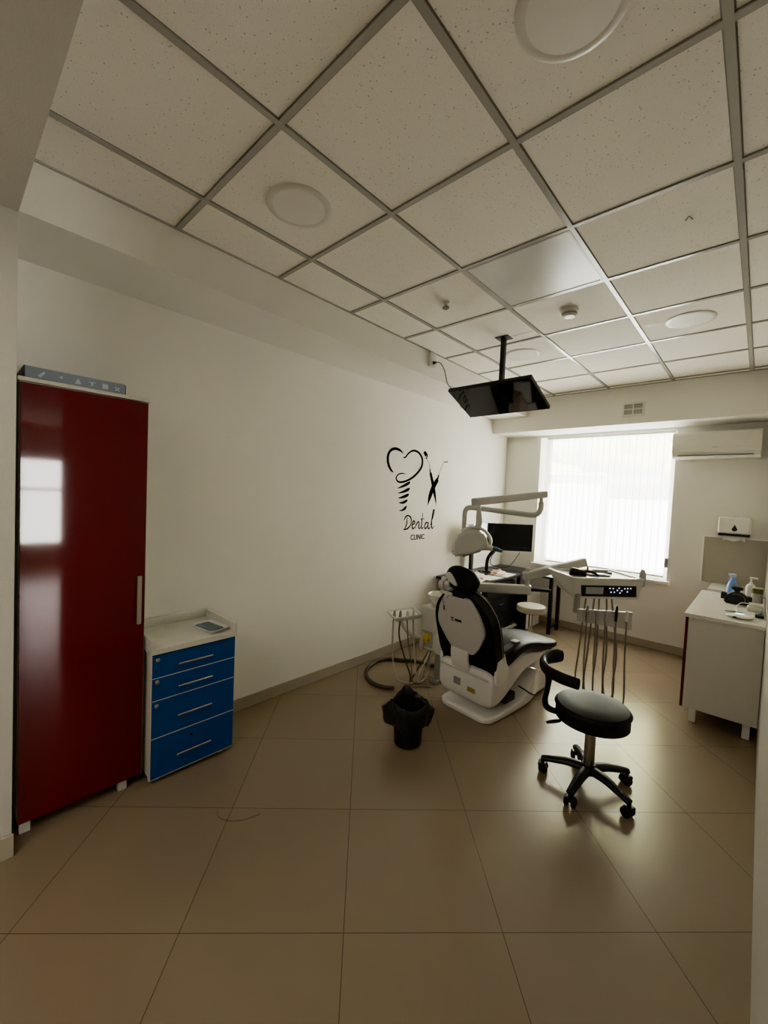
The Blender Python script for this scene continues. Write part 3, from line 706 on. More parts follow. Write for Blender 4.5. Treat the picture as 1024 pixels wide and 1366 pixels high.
# light piping round the cushion
MB().tube([BM_ @ Vector((p.x, p.y, .085)) for p in ol[4:-4]], .003, seg=6, n=1, smooth=False).build('piping', M['greypl'], ch)
b = MB(); b.box((-.075, zs(.725), -.0335), (-.069, zs(.725) + .03, -.0322), mtx=BM_); b.box((-.066, zs(.725), -.0335), (-.052, zs(.725) + .008, -.0322), mtx=BM_); b.box((-.066, zs(.744), -.0335), (-.052, zs(.744) + .01, -.0322), mtx=BM_); b.box((-.04, zs(.728), -.0335), (.02, zs(.728) + .02, -.0322), mtx=BM_)
b.build('printed_mark', M['greyink'], sh, smooth=0)
b = MB()
sp_ = [(zs(.505), -.034), (zs(.46), -.046), (zs(.40), -.05), (zs(.345), -.04), (zs(.315), -.012)]
cl = cr([(p[0], p[1], 0) for p in sp_], 5)
rg = [[BM_ @ Vector((u_, p.x, p.y + t_)) for (u_, t_) in ((-.112, 0), (-.108, -.006), (.045, -.006), (.049, 0), (.049, .012), (-.112, .012))] for p in cl]
b.loft(rg); b.build('support_strap', M['chairb'], ch)
# headrest
hm = CM @ T((.005, -.115, 1.05)) @ Matrix.Rotation(R(10), 4, 'Y') @ Matrix.Rotation(R(72), 4, 'X')
hp = [(.138 * math.copysign(abs(math.cos(a)) ** .8, math.cos(a)), .09 * math.copysign(abs(math.sin(a)) ** .8, math.sin(a))) for a in [2 * PI * k / 40 for k in range(40)]]
hd = MB().prism(hp, .10, hm @ T((0, 0, -.085)), bev=.04, seg=6).build('headrest', M['black'], ch, smooth=60)
b = MB()
b.prism([(p.x, p.y) for p in cr([(-.105, -.02, 0), (-.085, .012, 0), (-.04, .0, 0), (.02, -.045, 0), (.01, -.062, 0), (-.05, -.05, 0)], 4, True)], .018, hm @ T((-.01, 0, .012)), bev=.005)
b.build('headrest_bracket', M['chairw'], hd)
b = MB(); b.cyl((-.135, -.17, .985), (-.10, -.16, .99), .034, seg=24, bev=.008, mtx=CM); b.cyl((-.10, -.15, .995), (-.06, -.14, 1.0), .028, seg=20, bev=.006, mtx=CM); b.ball((-.105, -.16, 1.03), .022, mtx=CM, seg=16)
b.build('headrest_knob', M['chairw'], ch)
b = MB(); b.box((-.13, -.175, .925), (-.02, -.155, .945), bev=.005, mtx=CM); b.build('headrest_lever', M['chairw'], ch)
MB().box((-.04, -.13, .90), (.06, -.095, 1.0), bev=.004, mtx=CM).build('headrest_post', M['blackmet'], ch)
b = MB(); b.tube([(-.10, -.172, .925), (-.101, -.165, .87), (-.10, -.15, .81)], .0022, seg=6, mtx=CM); b.tube([(-.101, -.153, .835), (-.10, -.148, .80)], .005, seg=8, mtx=CM)
b.tube([(-.05, -.172, .925), (-.06, -.165, .905), (-.075, -.16, .895)], .002, seg=6, mtx=CM)
b.build('hanging_wire', M['greyink'], ch)
# arm stub, labels, cable, switch
b = MB(); b.loft(prof([(.13, .022, .49, .515, .232), (.16, .026, .495, .535, .232), (.33, .026, .53, .565, .232), (.35, .018, .54, .56, .232)], e=5, n=24), mtx=CM); b.build('armrest_stub', M['stub'], ch)
MB().box((.208, .275, .562), (.256, .34, .572), bev=.004, mtx=CM).build('armrest_cap', M['chairw'], ch)
MB().box((-.095, -.001, .205), (-.03, .006, .26), bev=.001, mtx=CM @ T((0, .004, 0))).build('grey_plate', M['label_g'], fr)
MB().box((.035, -.001, .19), (.105, .006, .225), bev=.001, mtx=CM @ T((0, .004, 0))).build('ochre_plate', M['label_y'], fr)
b = MB(); b.tube([(.236, .40, .19), (.258, .46, .15), (.262, .54, .10), (.262, .60, .07), (.258, .66, .05)], .006, seg=8, mtx=CM)
b.build('base_cable', M['blackpl'], ch)
b = MB(); b.tube([(.20, .52, .31), (.25, .56, .30), (.262, .63, .272), (.25, .68, .26)], .011, seg=10, flat=(1.4, .7), mtx=CM)
b.build('release_bar', M['chrome'], ch)
b = MB(); b.box((.15, .22, .095), (.235, .36, .16), bev=.01, mtx=CM); b.build('column_gap', M['blackpl'], ch)

# ------------------------------------------------------------------ spittoon unit
su = thing('spittoon_unit', 'white spittoon unit with bowl and suction tray, left of the dental chair', 'dental unit', (-2.09, 3.15, 0))
UX0, UX1, UY0, UY1 = -2.20, -1.965, 2.95, 3.38
b = MB(); b.box((UX0, UY0, .27), (UX1, UY1, .66), bev=.02, seg=3); b.build('cabinet', M['unit'], su)
MB().box((-2.03, UY0 - .012, .27), (UX1 + .004, UY0 + .05, .43), bev=.008).build('side_cover', M['unit'], su)
MB().box((-2.175, UY0 - .004, .30), (-2.06, UY0 + .01, .445), bev=.004).build('filter_recess', M['greytray'], su)
b = MB(); b.cyl((-2.115, UY0 - .03, .395), (-2.115, UY0, .395), .032, seg=20, bev=.006); b.cyl((-2.115, UY0 - .025, .352), (-2.115, UY0, .352), .014, seg=16); b.box((-2.16, UY0 - .012, .375), (-2.07, UY0, .415), bev=.004)
b.build('yellow_filter', M['yellow'], su)
MB().lathe([(.02, .655), (.08, .66), (.115, .70), (.127, .745), (.133, .752), (.124, .752), (.11, .71), (.05, .675), (0, .672)], 40, T((-2.10, 3.13, 0)), cap=False).build('bowl', M['whitegloss'], su)
b = MB(); b.tube([(-2.12, 3.29, .655), (-2.12, 3.29, .80), (-2.11, 3.25, .83), (-2.095, 3.19, .80)], .008, seg=10); b.build('rinse_spout', M['chrome'], su)
b = MB(); b.box((-2.06, 2.99, .03), (-1.99, 3.14, .28), bev=.008); b.box((-2.075, 2.94, 0), (-1.985, 3.18, .035), bev=.008); b.build('support_leg', M['greypl'], su)
# suction tray on its arm
tr4 = [(-2.424, 2.739), (-2.214, 2.611), (-2.140, 2.890), (-2.348, 3.014)]
b = MB(); cx = sum(p[0] for p in tr4) / 4; cy = sum(p[1] for p in tr4) / 4
sc = lambda f, z: [(cx + (p[0] - cx) * f, cy + (p[1] - cy) * f, z) for p in tr4]
b.loft([sc(.86, .562), sc(1, .585), sc(1, .60), sc(.93, .602), sc(.88, .588)])
tr_ = b.build('suction_tray', M['unit'], su)
b = MB(); e0 = Vector((-2.214, 2.611, .60)); e1 = Vector((-2.140, 2.890, .60))
hs = [(-2.272, 2.665), (-2.235, 2.70), (-2.205, 2.76), (-2.185, 2.82)]
MB().tube([(-2.27, 2.75, .57), (-2.26, 2.77, .50), (-2.22, 2.86, .40), (-2.12, 2.99, .38)], [.017, .018, .018, .02], seg=12).build('tray_arm', M['unit'], su)
for k, (x, y) in enumerate(hs):
    h_ = MB().tube([(x, y, .56), (x, y, .60), (x + .003, y, .645)], [.010, .013, .008], seg=12).build('suction_handpiece', M['greypl'] if k < 2 else M['unit'], su)
paths = [([(-2.275, 2.66, .56), (-2.29, 2.68, .35), (-2.285, 2.70, .15), (-2.255, 2.72, .045), (-2.20, 2.74, .018), (-2.13, 2.83, .03), (-2.10, 2.97, .26)], .0075, 'palehose'),
         ([(-2.235, 2.70, .56), (-2.235, 2.70, .42), (-2.19, 2.74, .22), (-2.155, 2.77, .10), (-2.165, 2.80, .03), (-2.19, 2.85, .02), (-2.12, 2.98, .25)], .0065, 'darkhose'),
         ([(-2.205, 2.76, .56), (-2.19, 2.77, .38), (-2.16, 2.78, .22), (-2.145, 2.79, .08), (-2.13, 2.80, .02), (-2.11, 2.88, .03), (-2.10, 3.0, .27)], .0055, 'greyhose'),
         ([(-2.185, 2.82, .56), (-2.18, 2.83, .42), (-2.15, 2.83, .20), (-2.12, 2.82, .05), (-2.10, 2.85, .018), (-2.09, 2.93, .06), (-2.08, 3.0, .27)], .008, 'palehose'),
         ([(-2.085, 2.96, .28), (-2.085, 2.95, .20), (-2.09, 2.945, .12), (-2.10, 2.92, .03), (-2.12, 2.86, .012), (-2.13, 2.80, .01)], .005, 'greyhose')]
for p, r_, mm in paths: MB().tube(p, r_, seg=8).build('suction_hose', M[mm], su)
MB().cyl((-2.085, 2.946, .10), (-2.085, 2.95, .165), .011, seg=12).build('hose_connector', M['greypl'], su)
MB().tube([(-2.16, 2.96, .42), (-2.155, 2.93, .40), (-2.15, 2.915, .33), (-2.152, 2.92, .27)], [.014, .02, .019, .012], seg=12).build('waste_pipe', M['palehose'], su)
# hose lying on the floor
fh = MB().tube([(-2.10, 3.22, .30), (-2.12, 3.24, .10), (-2.22, 3.23, .022), (-2.38, 3.20, .019), (-2.52, 3.10, .019), (-2.62, 3.02, .019), (-2.66, 2.87, .019), (-2.58, 2.67, .019), (-2.45, 2.56, .019), (-2.34, 2.53, .019), (-2.24, 2.55, .019), (-2.18, 2.60, .019)], .0165, seg=12).build('floor_hose', M['darkhose'])
tag(fh, 'thick dark hose looped on the floor between the left wall and the waste bin', 'hose')
fc = MB().tube([(-1.99, 2.87, .006), (-2.05, 2.83, .006), (-2.10, 2.74, .006), (-2.06, 2.62, .006), (-2.0, 2.52, .006)], .005, seg=8).build('floor_cable', M['greyhose'])
tag(fc, 'thin grey cable lying on the floor behind the waste bin', 'cable')

# ------------------------------------------------------------------ operating lamp on its pole
ol_ = thing('operating_lamp', 'white dental operating lamp on a bent double arm above the chair', 'dental lamp', (-1.99, 3.256, .66))
MB().cyl((-1.985, 3.256, .6615), (-1.985, 3.256, 1.30), .0225, seg=20).build('pole', M['armw'], ol_)
MB().lathe([(.03, .6615), (.034, .665), (.034, .70), (.024, .71)], 24, T((-1.985, 3.256, 0))).build('pole_collar', M['unit'], ol_)
b = MB(); b.tube([(-1.985, 3.256, 1.29), (-1.986, 3.256, 1.44), (-1.985, 3.257, 1.515), (-1.965, 3.268, 1.55), (-1.915, 3.29, 1.556), (-1.80, 3.345, 1.546), (-1.68, 3.405, 1.535), (-1.56, 3.468, 1.524), (-1.48, 3.51, 1.517), (-1.435, 3.535, 1.528), (-1.412, 3.545, 1.57), (-1.408, 3.545, 1.632)], .0235, seg=16, n=6); b.build('lower_arm', M['armw'], ol_)
MB().cyl((-1.41, 3.545, 1.625), (-1.41, 3.545, 1.68), .015, seg=16).build('arm_joint', M['armw'], ol_)
ua0, ua1 = Vector((-1.39, 3.56, 1.70)), Vector((-1.645, 2.83, 1.612))
d_ = (ua0 - ua1).normalized(); side = d_.cross(Vector((0, 0, 1))).normalized(); upv = side.cross(d_)
AM = Matrix(((d_.x, side.x, upv.x, ua1.x), (d_.y, side.y, upv.y, ua1.y), (d_.z, side.z, upv.z, ua1.z), (0, 0, 0, 1)))
MB().box((-.02, -.026, -.030), ((ua0 - ua1).length + .02, .026, .030), bev=.014, seg=3, mtx=AM).build('spring_arm', M['armw'], ol_)
b = MB(); b.cyl((-1.625, 2.868, 1.60), (-1.625, 2.868, 1.55), .013, seg=14)
b.tube([(-1.625, 2.868, 1.555), (-1.622, 2.868, 1.49), (-1.618, 2.868, 1.45), (-1.625, 2.85, 1.40), (-1.645, 2.825, 1.375)], [.018, .024, .026, .024, .02], seg=14); b.build('drop_arm', M['armw'], ol_)
LH = T((-1.635, 2.775, 1.285)) @ rz(R(38)) @ Matrix.Rotation(R(-20), 4, 'Y')
b = MB()
prof_h = []
for k in range(13):
    a = R(-8 + 196 * k / 12); prof_h.append((.135 * math.cos(a), .125 * math.sin(a) - .01))
prof_h += [(-.135, -.055), (.0, -.075), (.12, -.06)]
b.prism([(p[0], p[1]) for p in prof_h], .10, LH @ Matrix(((1, 0, 0, 0), (0, 0, -1, .05), (0, 1, 0, 0), (0, 0, 0, 1))), bev=.028, seg=5)
lh = b.build('lamp_head', M['armw'], ol_, smooth=50)
b = MB(); b.tube([LH @ Vector(p) for p in [(-.03, .03, .115), (.06, .035, .115), (.135, .035, .07), (.165, .03, .0), (.15, .03, -.05), (.11, .03, -.08)]], .015, seg=12, flat=(1.8, .8)); b.build('yoke', M['unit'], lh)
MB().tube([LH @ Vector(p) for p in [(.15, .0, -.075), (.18, .0, -.095), (.215, .0, -.122)]], [.016, .017, .011], seg=12).build('grip', M['teal'], lh)
MB().tube([LH @ Vector(p) for p in [(.07, .0, -.045), (.11, 0, -.058), (.155, 0, -.08)]], [.026, .024, .02], seg=14).build('grip_sleeve', M['unit'], lh)
MB().cyl(LH @ Vector((-.15, -.02, -.02)), LH @ Vector((-.12, -.02, -.02)), .02, seg=16, bev=.005).build('side_knob', M['unit'], lh)
MB().box((-.08, -.03, -.0745), (.06, .03, -.066), bev=.003, mtx=LH).build('lamp_lens', M['blackpl'], lh)

# ------------------------------------------------------------------ instrument delivery table on double arm
dl = thing('instrument_delivery_arm', 'white swing arm with instrument tray, control panel and hanging hoses', 'instrument tray', (-1.95, 3.06, .66))
b = MB(); b.cyl((-1.988, 2.982, .6615), (-1.988, 2.982, .90), .022, seg=20); b.build('pivot_post', M['armw'], dl)
l0, l1 = Vector((-2.015, 2.965, .872)), Vector((-1.325, 3.235, .925))
def bar(p0, p1, hw, hh, bev=.012):
    d_ = (p1 - p0).normalized(); sd_ = d_.cross(Vector((0, 0, 1))).normalized(); up_ = sd_.cross(d_)
    mm = Matrix(((d_.x, sd_.x, up_.x, p0.x), (d_.y, sd_.y, up_.y, p0.y), (d_.z, sd_.z, up_.z, p0.z), (0, 0, 0, 1)))
    return mm, (0, -hw, -hh), ((p1 - p0).length, hw, hh)
mm, lo, hi = bar(l0, l1, .035, .037); MB().box(lo, hi, bev=.012, seg=3, mtx=mm).build('lower_arm', M['armw'], dl)
MB().tube([(-1.335, 3.23, .925), (-1.27, 3.275, .927), (-1.20, 3.325, .925)], .013, seg=12, flat=(1, 1)).build('brake_handle', M['blackpl'], dl)
MB().cyl((-1.352, 3.215, .95), (-1.352, 3.215, 1.10), .018, seg=18).build('elbow_pin', M['armw'], dl)
a0, a1 = Vector((-1.375, 3.19, 1.030)), Vector((-1.03, 3.58, 1.165))
mm, lo, hi = bar(a0, a1, .03, .034); MB().box(lo, hi, bev=.012, seg=3, mtx=mm).build('upper_arm', M['armw'], dl)
TA = R(48.5)
TM = T((-.948, 3.055, 1.10)) @ rz(TA)     # origin: front left corner of tray rim; +x along the front, +y away
TW, TD = .535, .37
b = MB()
b.loft([[(.0, .0, 0), (TW, 0, 0), (TW, TD, 0), (0, TD, 0)], [(.03, .035, -.145), (TW - .01, .035, -.15), (TW - .03, TD - .08, -.12), (.05, TD - .08, -.12)]], mtx=TM)
bd = b.build('tray_body', M['unit'], dl, smooth=0)
b = MB(); f = .018
for lo, hi in (((-.004, -.004, -.004), (TW + .004, f, .012)), ((-.004, TD - f, -.004), (TW + .004, TD + .004, .012)), ((-.004, f, -.004), (f, TD - f, .012)), ((TW - f, f, -.004), (TW + .004, TD - f, .012))):
    b.box(lo, hi, bev=.003, mtx=TM)
b.build('tray_rim', M['whitegloss'], bd)
MB().box((f, f, .0005), (TW - f, TD - f, .003), mtx=TM).build('tray_mat', M['greytray'], bd, smooth=0)
PMx = TM @ Matrix(((1, 0, 0, 0), (0, 0, -1, 0), (0, 1, 0, 0), (0, 0, 0, 1)))   # panel plane: x along, y up, z towards the user
# front face leans back downward: from (0,0) to y=.03,z=-.115
lean = math.atan2(.035, .1475)
PF = TM @ Matrix.Rotation(lean, 4, 'X') @ Matrix(((1, 0, 0, 0), (0, 0, -1, 0), (0, 1, 0, 0), (0, 0, 0, 1)))
pn = MB().prism([(.062, -.045), (.485, -.045), (.507, -.132), (.082, -.132)], .002, PF @ T((0, 0, .0005))).build('control_panel', M['blackpl'], bd, smooth=0)
MB().prism([(.10, -.058), (.235, -.058), (.242, -.112), (.108, -.112)], .001, PF @ T((0, 0, .0026))).build('display', M['lcd'], pn, smooth=0)
b = MB()
for (x, y) in ((.285, -.066), (.31, -.066), (.355, -.062), (.40, -.066), (.422, -.064), (.445, -.064), (.30, -.095), (.325, -.095), (.345, -.08), (.38, -.082), (.37, -.10), (.425, -.09)):
    b.cyl(PF @ Vector((x, y, .0025)), PF @ Vector((x, y, .004)), .0048, seg=12)
b.build('panel_key', M['led'], pn)
MB().prism([(p.x, p.y) for p in cr([(0, -.02, 0), (.04, -.02, 0), (.045, .06, 0), (.03, .10, 0), (.012, .10, 0), (0, .06, 0)], 4, True)], .022, TM @ T((TW + .004, .05, -.03)) @ Matrix.Rotation(R(90), 4, 'X') @ T((0, 0, -.011)), bev=.006).build('tray_handle', M['greytray'], bd)
b = MB(); b.box((.035, .01, -.25), (.065, .05, -.11), bev=.004, mtx=TM); b.build('holder_bracket', M['greypl'], bd)
HM = TM @ T((.035, -.005, -.215))
MB().prism([(0, 0), (.42, -.02), (.42, -.145), (0, -.085)], .006, HM @ Matrix(((1, 0, 0, 0), (0, 0, -1, 0), (0, 1, 0, 0), (0, 0, 0, 1)))).build('holder_plate', M['clear'], bd, smooth=0)
MB().box((0, -.004, -.003), (.42, .004, .004), mtx=HM @ Matrix.Rotation(R(2.73), 4, 'Y')).build('holder_edge', M['whitegloss'], bd, smooth=0)
hx = [.06, .13, .20, .28, .36]; tx = [.14, .205, .24, .295, .33]
for k in range(5):
    x = hx[k]
    h_ = MB().tube([HM @ Vector(p) for p in [(x, -.03, .035 if k in (0, 3) else .0), (x, -.028, -.02), (x - .002, -.028, -.075)]], [.006, .011, .009], seg=10).build('handpiece', [M['steel'], M['greypl'], M['greypl'], M['blackpl'], M['unit']][k], dl)
    zl = [-.58, -.60, -.62, -.60, -.66][k]
    ln = HM @ Vector((x, -.028, -.07)); tp = TM @ Vector((tx[k], .06, -.11))
    dn1 = HM @ Vector((x + .004 * k, -.03, zl)); dn2 = HM @ Vector((x + .02, .10, zl + .05)); dn3 = HM @ Vector((x + .04, .11, -.35))
    mid = HM @ Vector((x - .004 + .002 * k, -.03, -.35)); low = HM @ Vector((x + .0, .03, zl - .06))
    MB().tube([ln, mid, dn1, low, dn2, dn3, tp], .006, seg=8).build('handpiece_hose', M['greyhose'], dl)
# small things on the tray
def on_tray(x, y, z=.0035): return TM @ T((x, y, z))
gg = thing('protective_goggles', 'black protective goggles lying on the instrument tray', 'goggles', TM @ Vector((.12, .12, .003)))
gm = on_tray(.11, .14, .0045) @ rz(R(-20))
b = MB(); b.loft([[(x_, y_, z_) for x_, y_, z_ in ((-.06, -.025, 0), (.06, -.02, 0), (.055, .03, 0), (-.055, .03, 0))], [(-.055, -.035, .035), (.05, -.028, .028), (.045, .02, .028), (-.05, .02, .04)], [(-.04, -.028, .055), (.03, -.02, .04), (.03, .01, .04), (-.04, .01, .055)]], mtx=gm); b.build('goggle_frame', M['blackpl'], gg)
b = MB(); b.tube([gm @ Vector(p) for p in [(.045, -.01, .03), (.08, -.03, .034), (.11, -.05, .026), (.13, -.06, .014)]], .006, seg=8, flat=(.6, 1.4)); b.build('temple_arm', M['blackpl'], gg)
cs = thing('instrument_case', 'flat grey instrument case behind the goggles on the tray', 'case', TM @ Vector((.27, .14, .003)))
cm_ = on_tray(.27, .14) @ rz(R(-8))
MB().box((-.075, -.04, 0), (.075, .04, .012), bev=.003, mtx=cm_).build('case_body', M['greypl'], cs)
MB().box((-.06, -.03, .012), (.055, .03, .015), bev=.001, mtx=cm_).build('case_lid', M['unit'], cs)
c2 = thing('probe_pack', 'narrow grey instrument pack at the far side of the tray', 'instrument pack', TM @ Vector((.38, .26, .003)))
cm_ = on_tray(.37, .26) @ rz(R(-25))
MB().box((-.09, -.02, 0), (.08, .02, .014), bev=.004, mtx=cm_).build('pack_body', M['greypl'], c2)
MB().tube([cm_ @ Vector(p) for p in [(-.06, 0, .016), (.05, 0, .018)]], .005, seg=8).build('pack_probe', M['steel'], c2)
o2 = MB().lathe([(.006, 0), (.009, .004), (.008, .03), (.004, .042), (0, .043)], 14, on_tray(.29, .30), cap=True).build('orange_cap', M['orange'])
tag(o2, 'small orange cap standing at the back of the instrument tray', 'cap')

# ------------------------------------------------------------------ desk corner
DZ = .72
dk = thing('desk', 'black-topped work desk along the left wall near the window', 'desk', (-2.46, 4.45, 0))
MB().box((XL + .015, 3.93, DZ - .028), (-2.165, 5.03, DZ), bev=.003).build('desktop', M['blackpl'], dk)
for (x, y) in ((-2.20, 3.99), (-2.20, 4.97), (-2.70, 3.99), (-2.70, 4.97)):
    MB().box((x - .017, y - .017, 0), (x + .017, y + .017, DZ - .028)).build('leg', M['lam'] if (x, y) == (-2.20, 3.99) else M['blackmet'], dk, smooth=0)
MB().box((-2.685, 4.957, .06), (-2.215, 4.983, .09)).build('floor_rail', M['lam'], dk, smooth=0)
MB().box((-2.215, 4.007, .06), (-2.185, 4.953, .085)).build('side_rail', M['lam'], dk, smooth=0)
tb = thing('window_table', 'narrow black metal table under the left end of the window', 'table', (-2.2, 5.3, 0))
MB().box((-2.70, 5.06, DZ - .022), (-1.815, 5.46, DZ), bev=.002).build('tabletop', M['blackpl'], tb)
for (x, y) in ((-1.85, 5.125), (-1.85, 5.39), (-2.66, 5.125), (-2.66, 5.39)):
    MB().box((x - .02, y - .02, 0), (x + .02, y + .02, DZ - .022)).build('leg', M['blackmet'], tb, smooth=0)
for x in (-1.85, -2.66): MB().box((x - .015, 5.145, .07), (x + .015, 5.37, .10)).build('stretcher', M['blackmet'], tb, smooth=0)
sp = MB().box((-2.00, 5.09, DZ + .001), (-1.83, 5.33, DZ + .004)).build('paper_sheet', M['paper'], smooth=0)
tag(sp, 'white paper sheet on the black table by the window', 'paper')
pc = thing('computer_tower', 'white-sided computer tower on the floor under the window table', 'computer', (-2.19, 5.22, 0))
MB().box((-2.30, 5.02, .015), (-2.095, 5.43, .47), bev=.006).build('case', M['white'], pc)
MB().box((-2.295, 5.014, .02), (-2.10, 5.02, .465), bev=.002).build('front_panel', M['blackpl'], pc)
b = MB()
for x in (-2.28, -2.115):
    for y in (5.06, 5.39): b.cyl((x, y, 0), (x, y, .016), .012, seg=12)
b.build('foot', M['blackpl'], pc)
pd = thing('desk_pedestal', 'dark storage pedestal in the shade under the work desk', 'pedestal', (-2.5, 4.7, 0))
MB().box((-2.68, 4.20, .10), (-2.24, 4.92, .65), bev=.004).build('carcass', M['blackpl'], pd)
for k in range(3):
    f_ = MB().box((-2.24, 4.21, .11 + .18 * k), (-2.224, 4.91, .28 + .18 * k), bev=.003).build('drawer', M['blackpl'], pd)
    MB().box((-2.224, 4.5, .20 + .18 * k), (-2.214, 4.62, .212 + .18 * k)).build('drawer_pull', M['blackmet'], f_)
for (x, y) in ((-2.65, 4.24), (-2.28, 4.24), (-2.65, 4.88), (-2.28, 4.88)): MB().cyl((x, y, 0), (x, y, .101), .022, seg=14).build('foot', M['blackmet'], pd)
# monitors
def monitor(name, label, p0, p1, z0, z1, scr, bezel, stand):
    p0, p1 = Vector(p0), Vector(p1); d_ = (p1 - p0).normalized(); W_ = (p1 - p0).length; c = (p0 + p1) / 2
    mm = Matrix(((d_.x, d_.y, 0, p0.x), (d_.y, -d_.x, 0, p0.y), (0, 0, 1, 0), (0, 0, 0, 1)))   # local y = towards viewer side
    o = thing(name, label, 'monitor', (c.x, c.y, DZ))
    MB().box((0, -.03, z0), (W_, 0, z1), bev=.004, mtx=mm).build('housing', bezel, o)
    MB().box((.008, 0, z0 + .014), (W_ - .008, .0015, z1 - .008), mtx=mm).build('screen', scr, o, smooth=0)
    if stand:
      b = MB()
      b.box((W_ * .5 - .03, -.07, DZ + .01), (W_ * .5 + .03, -.035, z0 + .15), bev=.006, mtx=mm); b.build('stand_post', M['blackmet'], o)
      MB().box((W_ * .5 - .11, -.15, DZ + .001), (W_ * .5 + .11, .03, DZ + .014), bev=.005, mtx=mm).build('stand_base', M['blackmet'], o)
    return o, mm, W_
mo, mm, W_ = monitor('computer_monitor', 'wide black computer monitor on the desk in front of the window corner', (-2.486, 4.63, 0), (-2.072, 5.008, 0), 1.008, 1.345, M['screen'], M['blackpl'], 0)
b = MB()
b.tube([mm @ Vector(p) for p in [(.12, -.02, 1.0), (.07, -.02, .92), (.06, -.02, .84), (.13, -.02, .80), (.26, -.02, .80), (.33, -.02, .85), (.42, -.02, .99)]], .004, seg=6)
b.build('cable', M['blackpl'], mo)
MB().tube([mm @ Vector(p) for p in [(W_ * .5, -.035, 1.12), (W_ * .3, -.08, 1.06), (.1, -.09, .98), (.04, -.09, .88), (.03, -.09, DZ + .01)]], .018, seg=10, flat=(1, 1.2)).build('support_arm', M['blackmet'], mo)
MB().cyl(mm @ Vector((.03, -.09, DZ + .001)), mm @ Vector((.03, -.09, DZ + .014)), .05, seg=24, bev=.004).build('arm_base', M['blackmet'], mo)
monitor('side_monitor', 'monitor with a painted pale window reflection, side-on against the left wall, behind the lamp head', (-2.60, 4.30, 0), (-2.60, 4.80, 0), .99, 1.335, M['screen2'], M['white'], 1)
# papers and clutter on the desk
def sheet(name, x, y, a, w_, h_, z, m_, label, cat='paper', group=None):
    n_ = 5; b = MB(); mm = T((x, y, DZ + z)) @ rz(a)
    b.box((-w_ / 2, -h_ / 2, 0), (w_ / 2, h_ / 2, .0012), mtx=mm)
    o = b.build(name, m_, smooth=0); tag(o, label, cat, group); return o
sheet('paper_sheet', -2.33, 4.05, R(10), .21, .297, .001, M['paper'], 'white paper lying at the near corner of the desk')
sheet('paper_sheet', -2.30, 4.38, R(-6), .21, .297, .001, M['paper'], 'white paper at the middle of the front edge of the desk')
sheet('paper_sheet', -2.30, 4.72, R(4), .23, .30, .001, M['paper'], 'white paper nearest the wide monitor at the desk front')
sheet('paper_folder', -2.50, 4.36, R(20), .22, .30, .0035, M['paper'], 'white folded sheet behind the front papers on the desk')
def crumple(name, label, c, r, m_, cat):
    b = MB(); bm_ = bmesh.new(); bmesh.ops.create_icosphere(bm_, subdivisions=3, radius=1)
    for v in bm_.verts:
        k = 1 + .16 * math.sin(7 * v.co.x + 3 * v.co.y) + .12 * math.sin(11 * v.co.y + 5 * v.co.z)
        v.co = Vector((v.co.x * r[0] * k, v.co.y * r[1] * k, max(v.co.z, -.15) * r[2] * k))
    lo = min(v.co.z for v in bm_.verts)
    b._merge(bm_, T((c[0], c[1], DZ + .0055 - lo)))
    o = b.build(name, m_, smooth=60); tag(o, label, cat); return o
crumple('paper_pouch', 'crumpled pinkish paper pouch on the desk behind the lamp', (-2.40, 4.20, 0), (.09, .17, .05), M['pink'], 'pouch')
crumple('tissue', 'crumpled pale pink tissue on the desk towards the wide monitor', (-2.34, 4.66, 0), (.07, .13, .045), M['pink'], 'tissue')
crumple('glove', 'crumpled black glove at the wall side of the desk', (-2.60, 4.05, 0), (.07, .10, .04), M['blackpl'], 'glove')

# ------------------------------------------------------------------ white stool
ws = thing('assistant_stool', 'small round beige stool on a chrome post near the window table', 'stool', (-1.845, 4.54, 0))
m = T((-1.845, 4.54, 0))
MB().lathe([(0, .395), (.15, .395), (.158, .40), (.158, .45), (.15, .462), (.12, .467), (0, .468)], 44, m, cap=False).build('seat', M['stoolw'], ws)
MB().lathe([(.10, .378), (.10, .395)], 28, m).build('seat_plate', M['blackmet'], ws)
MB().lathe([(.022, .08), (.022, .38)], 20, m).build('post', M['chrome'], ws)
for k in range(5):
    mm = m @ rz(R(72 * k + 20))
    lg = MB().tube([(.0, 0, .10), (.10, 0, .095), (.22, 0, .065)], [.022, .02, .015], seg=10, mtx=mm).build('leg', M['chrome'], ws)
    b = MB(); b.cyl((.215, 0, .045), (.215, 0, .065), .008, seg=10, mtx=mm); b.cyl((.215, -.014, .025), (.215, .014, .025), .025, seg=16, mtx=mm); b.build('caster', M['blackpl'], lg)

# ------------------------------------------------------------------ counter on the right
kc = thing('base_cabinet', 'white base cabinet with a red door edge against the right wall', 'cabinet', (-.15, 4.5, 0))
MB().box((-.36, 3.895, .11), (XR - .004, 5.115, .808)).build('carcass', M['lam'], kc, smooth=0)
for k in range(2):
    d_ = MB().box((-.379, 3.893 + .612 * k, .108), (-.361, 4.502 + .612 * k, .806), bev=.001).build('door', M['red'], kc)
    MB().box((-.400, 3.93 + .56 * k + .27 * (1 - k) * 1.9, .60), (-.387, 3.945 + .56 * k + .27 * (1 - k) * 1.9, .78), bev=.002).build('handle', M['handle'], d_)
for (x, y) in ((-.30, 3.945), (.012, 3.94), (-.30, 5.06), (.012, 5.06)): MB().box((x - .022, y - .022, 0), (x + .022, y + .022, .11), bev=.003).build('foot', M['white'], kc)
MB().cyl((-.33, 3.8945, .795), (-.33, 3.893, .795), .005, seg=10).build('screw_cap', M['greypl'], kc)
MB().box((-.388, 3.876, .808), (XR - .003, 5.112, .838), bev=.003).build('worktop', M['lamtop'], kc)
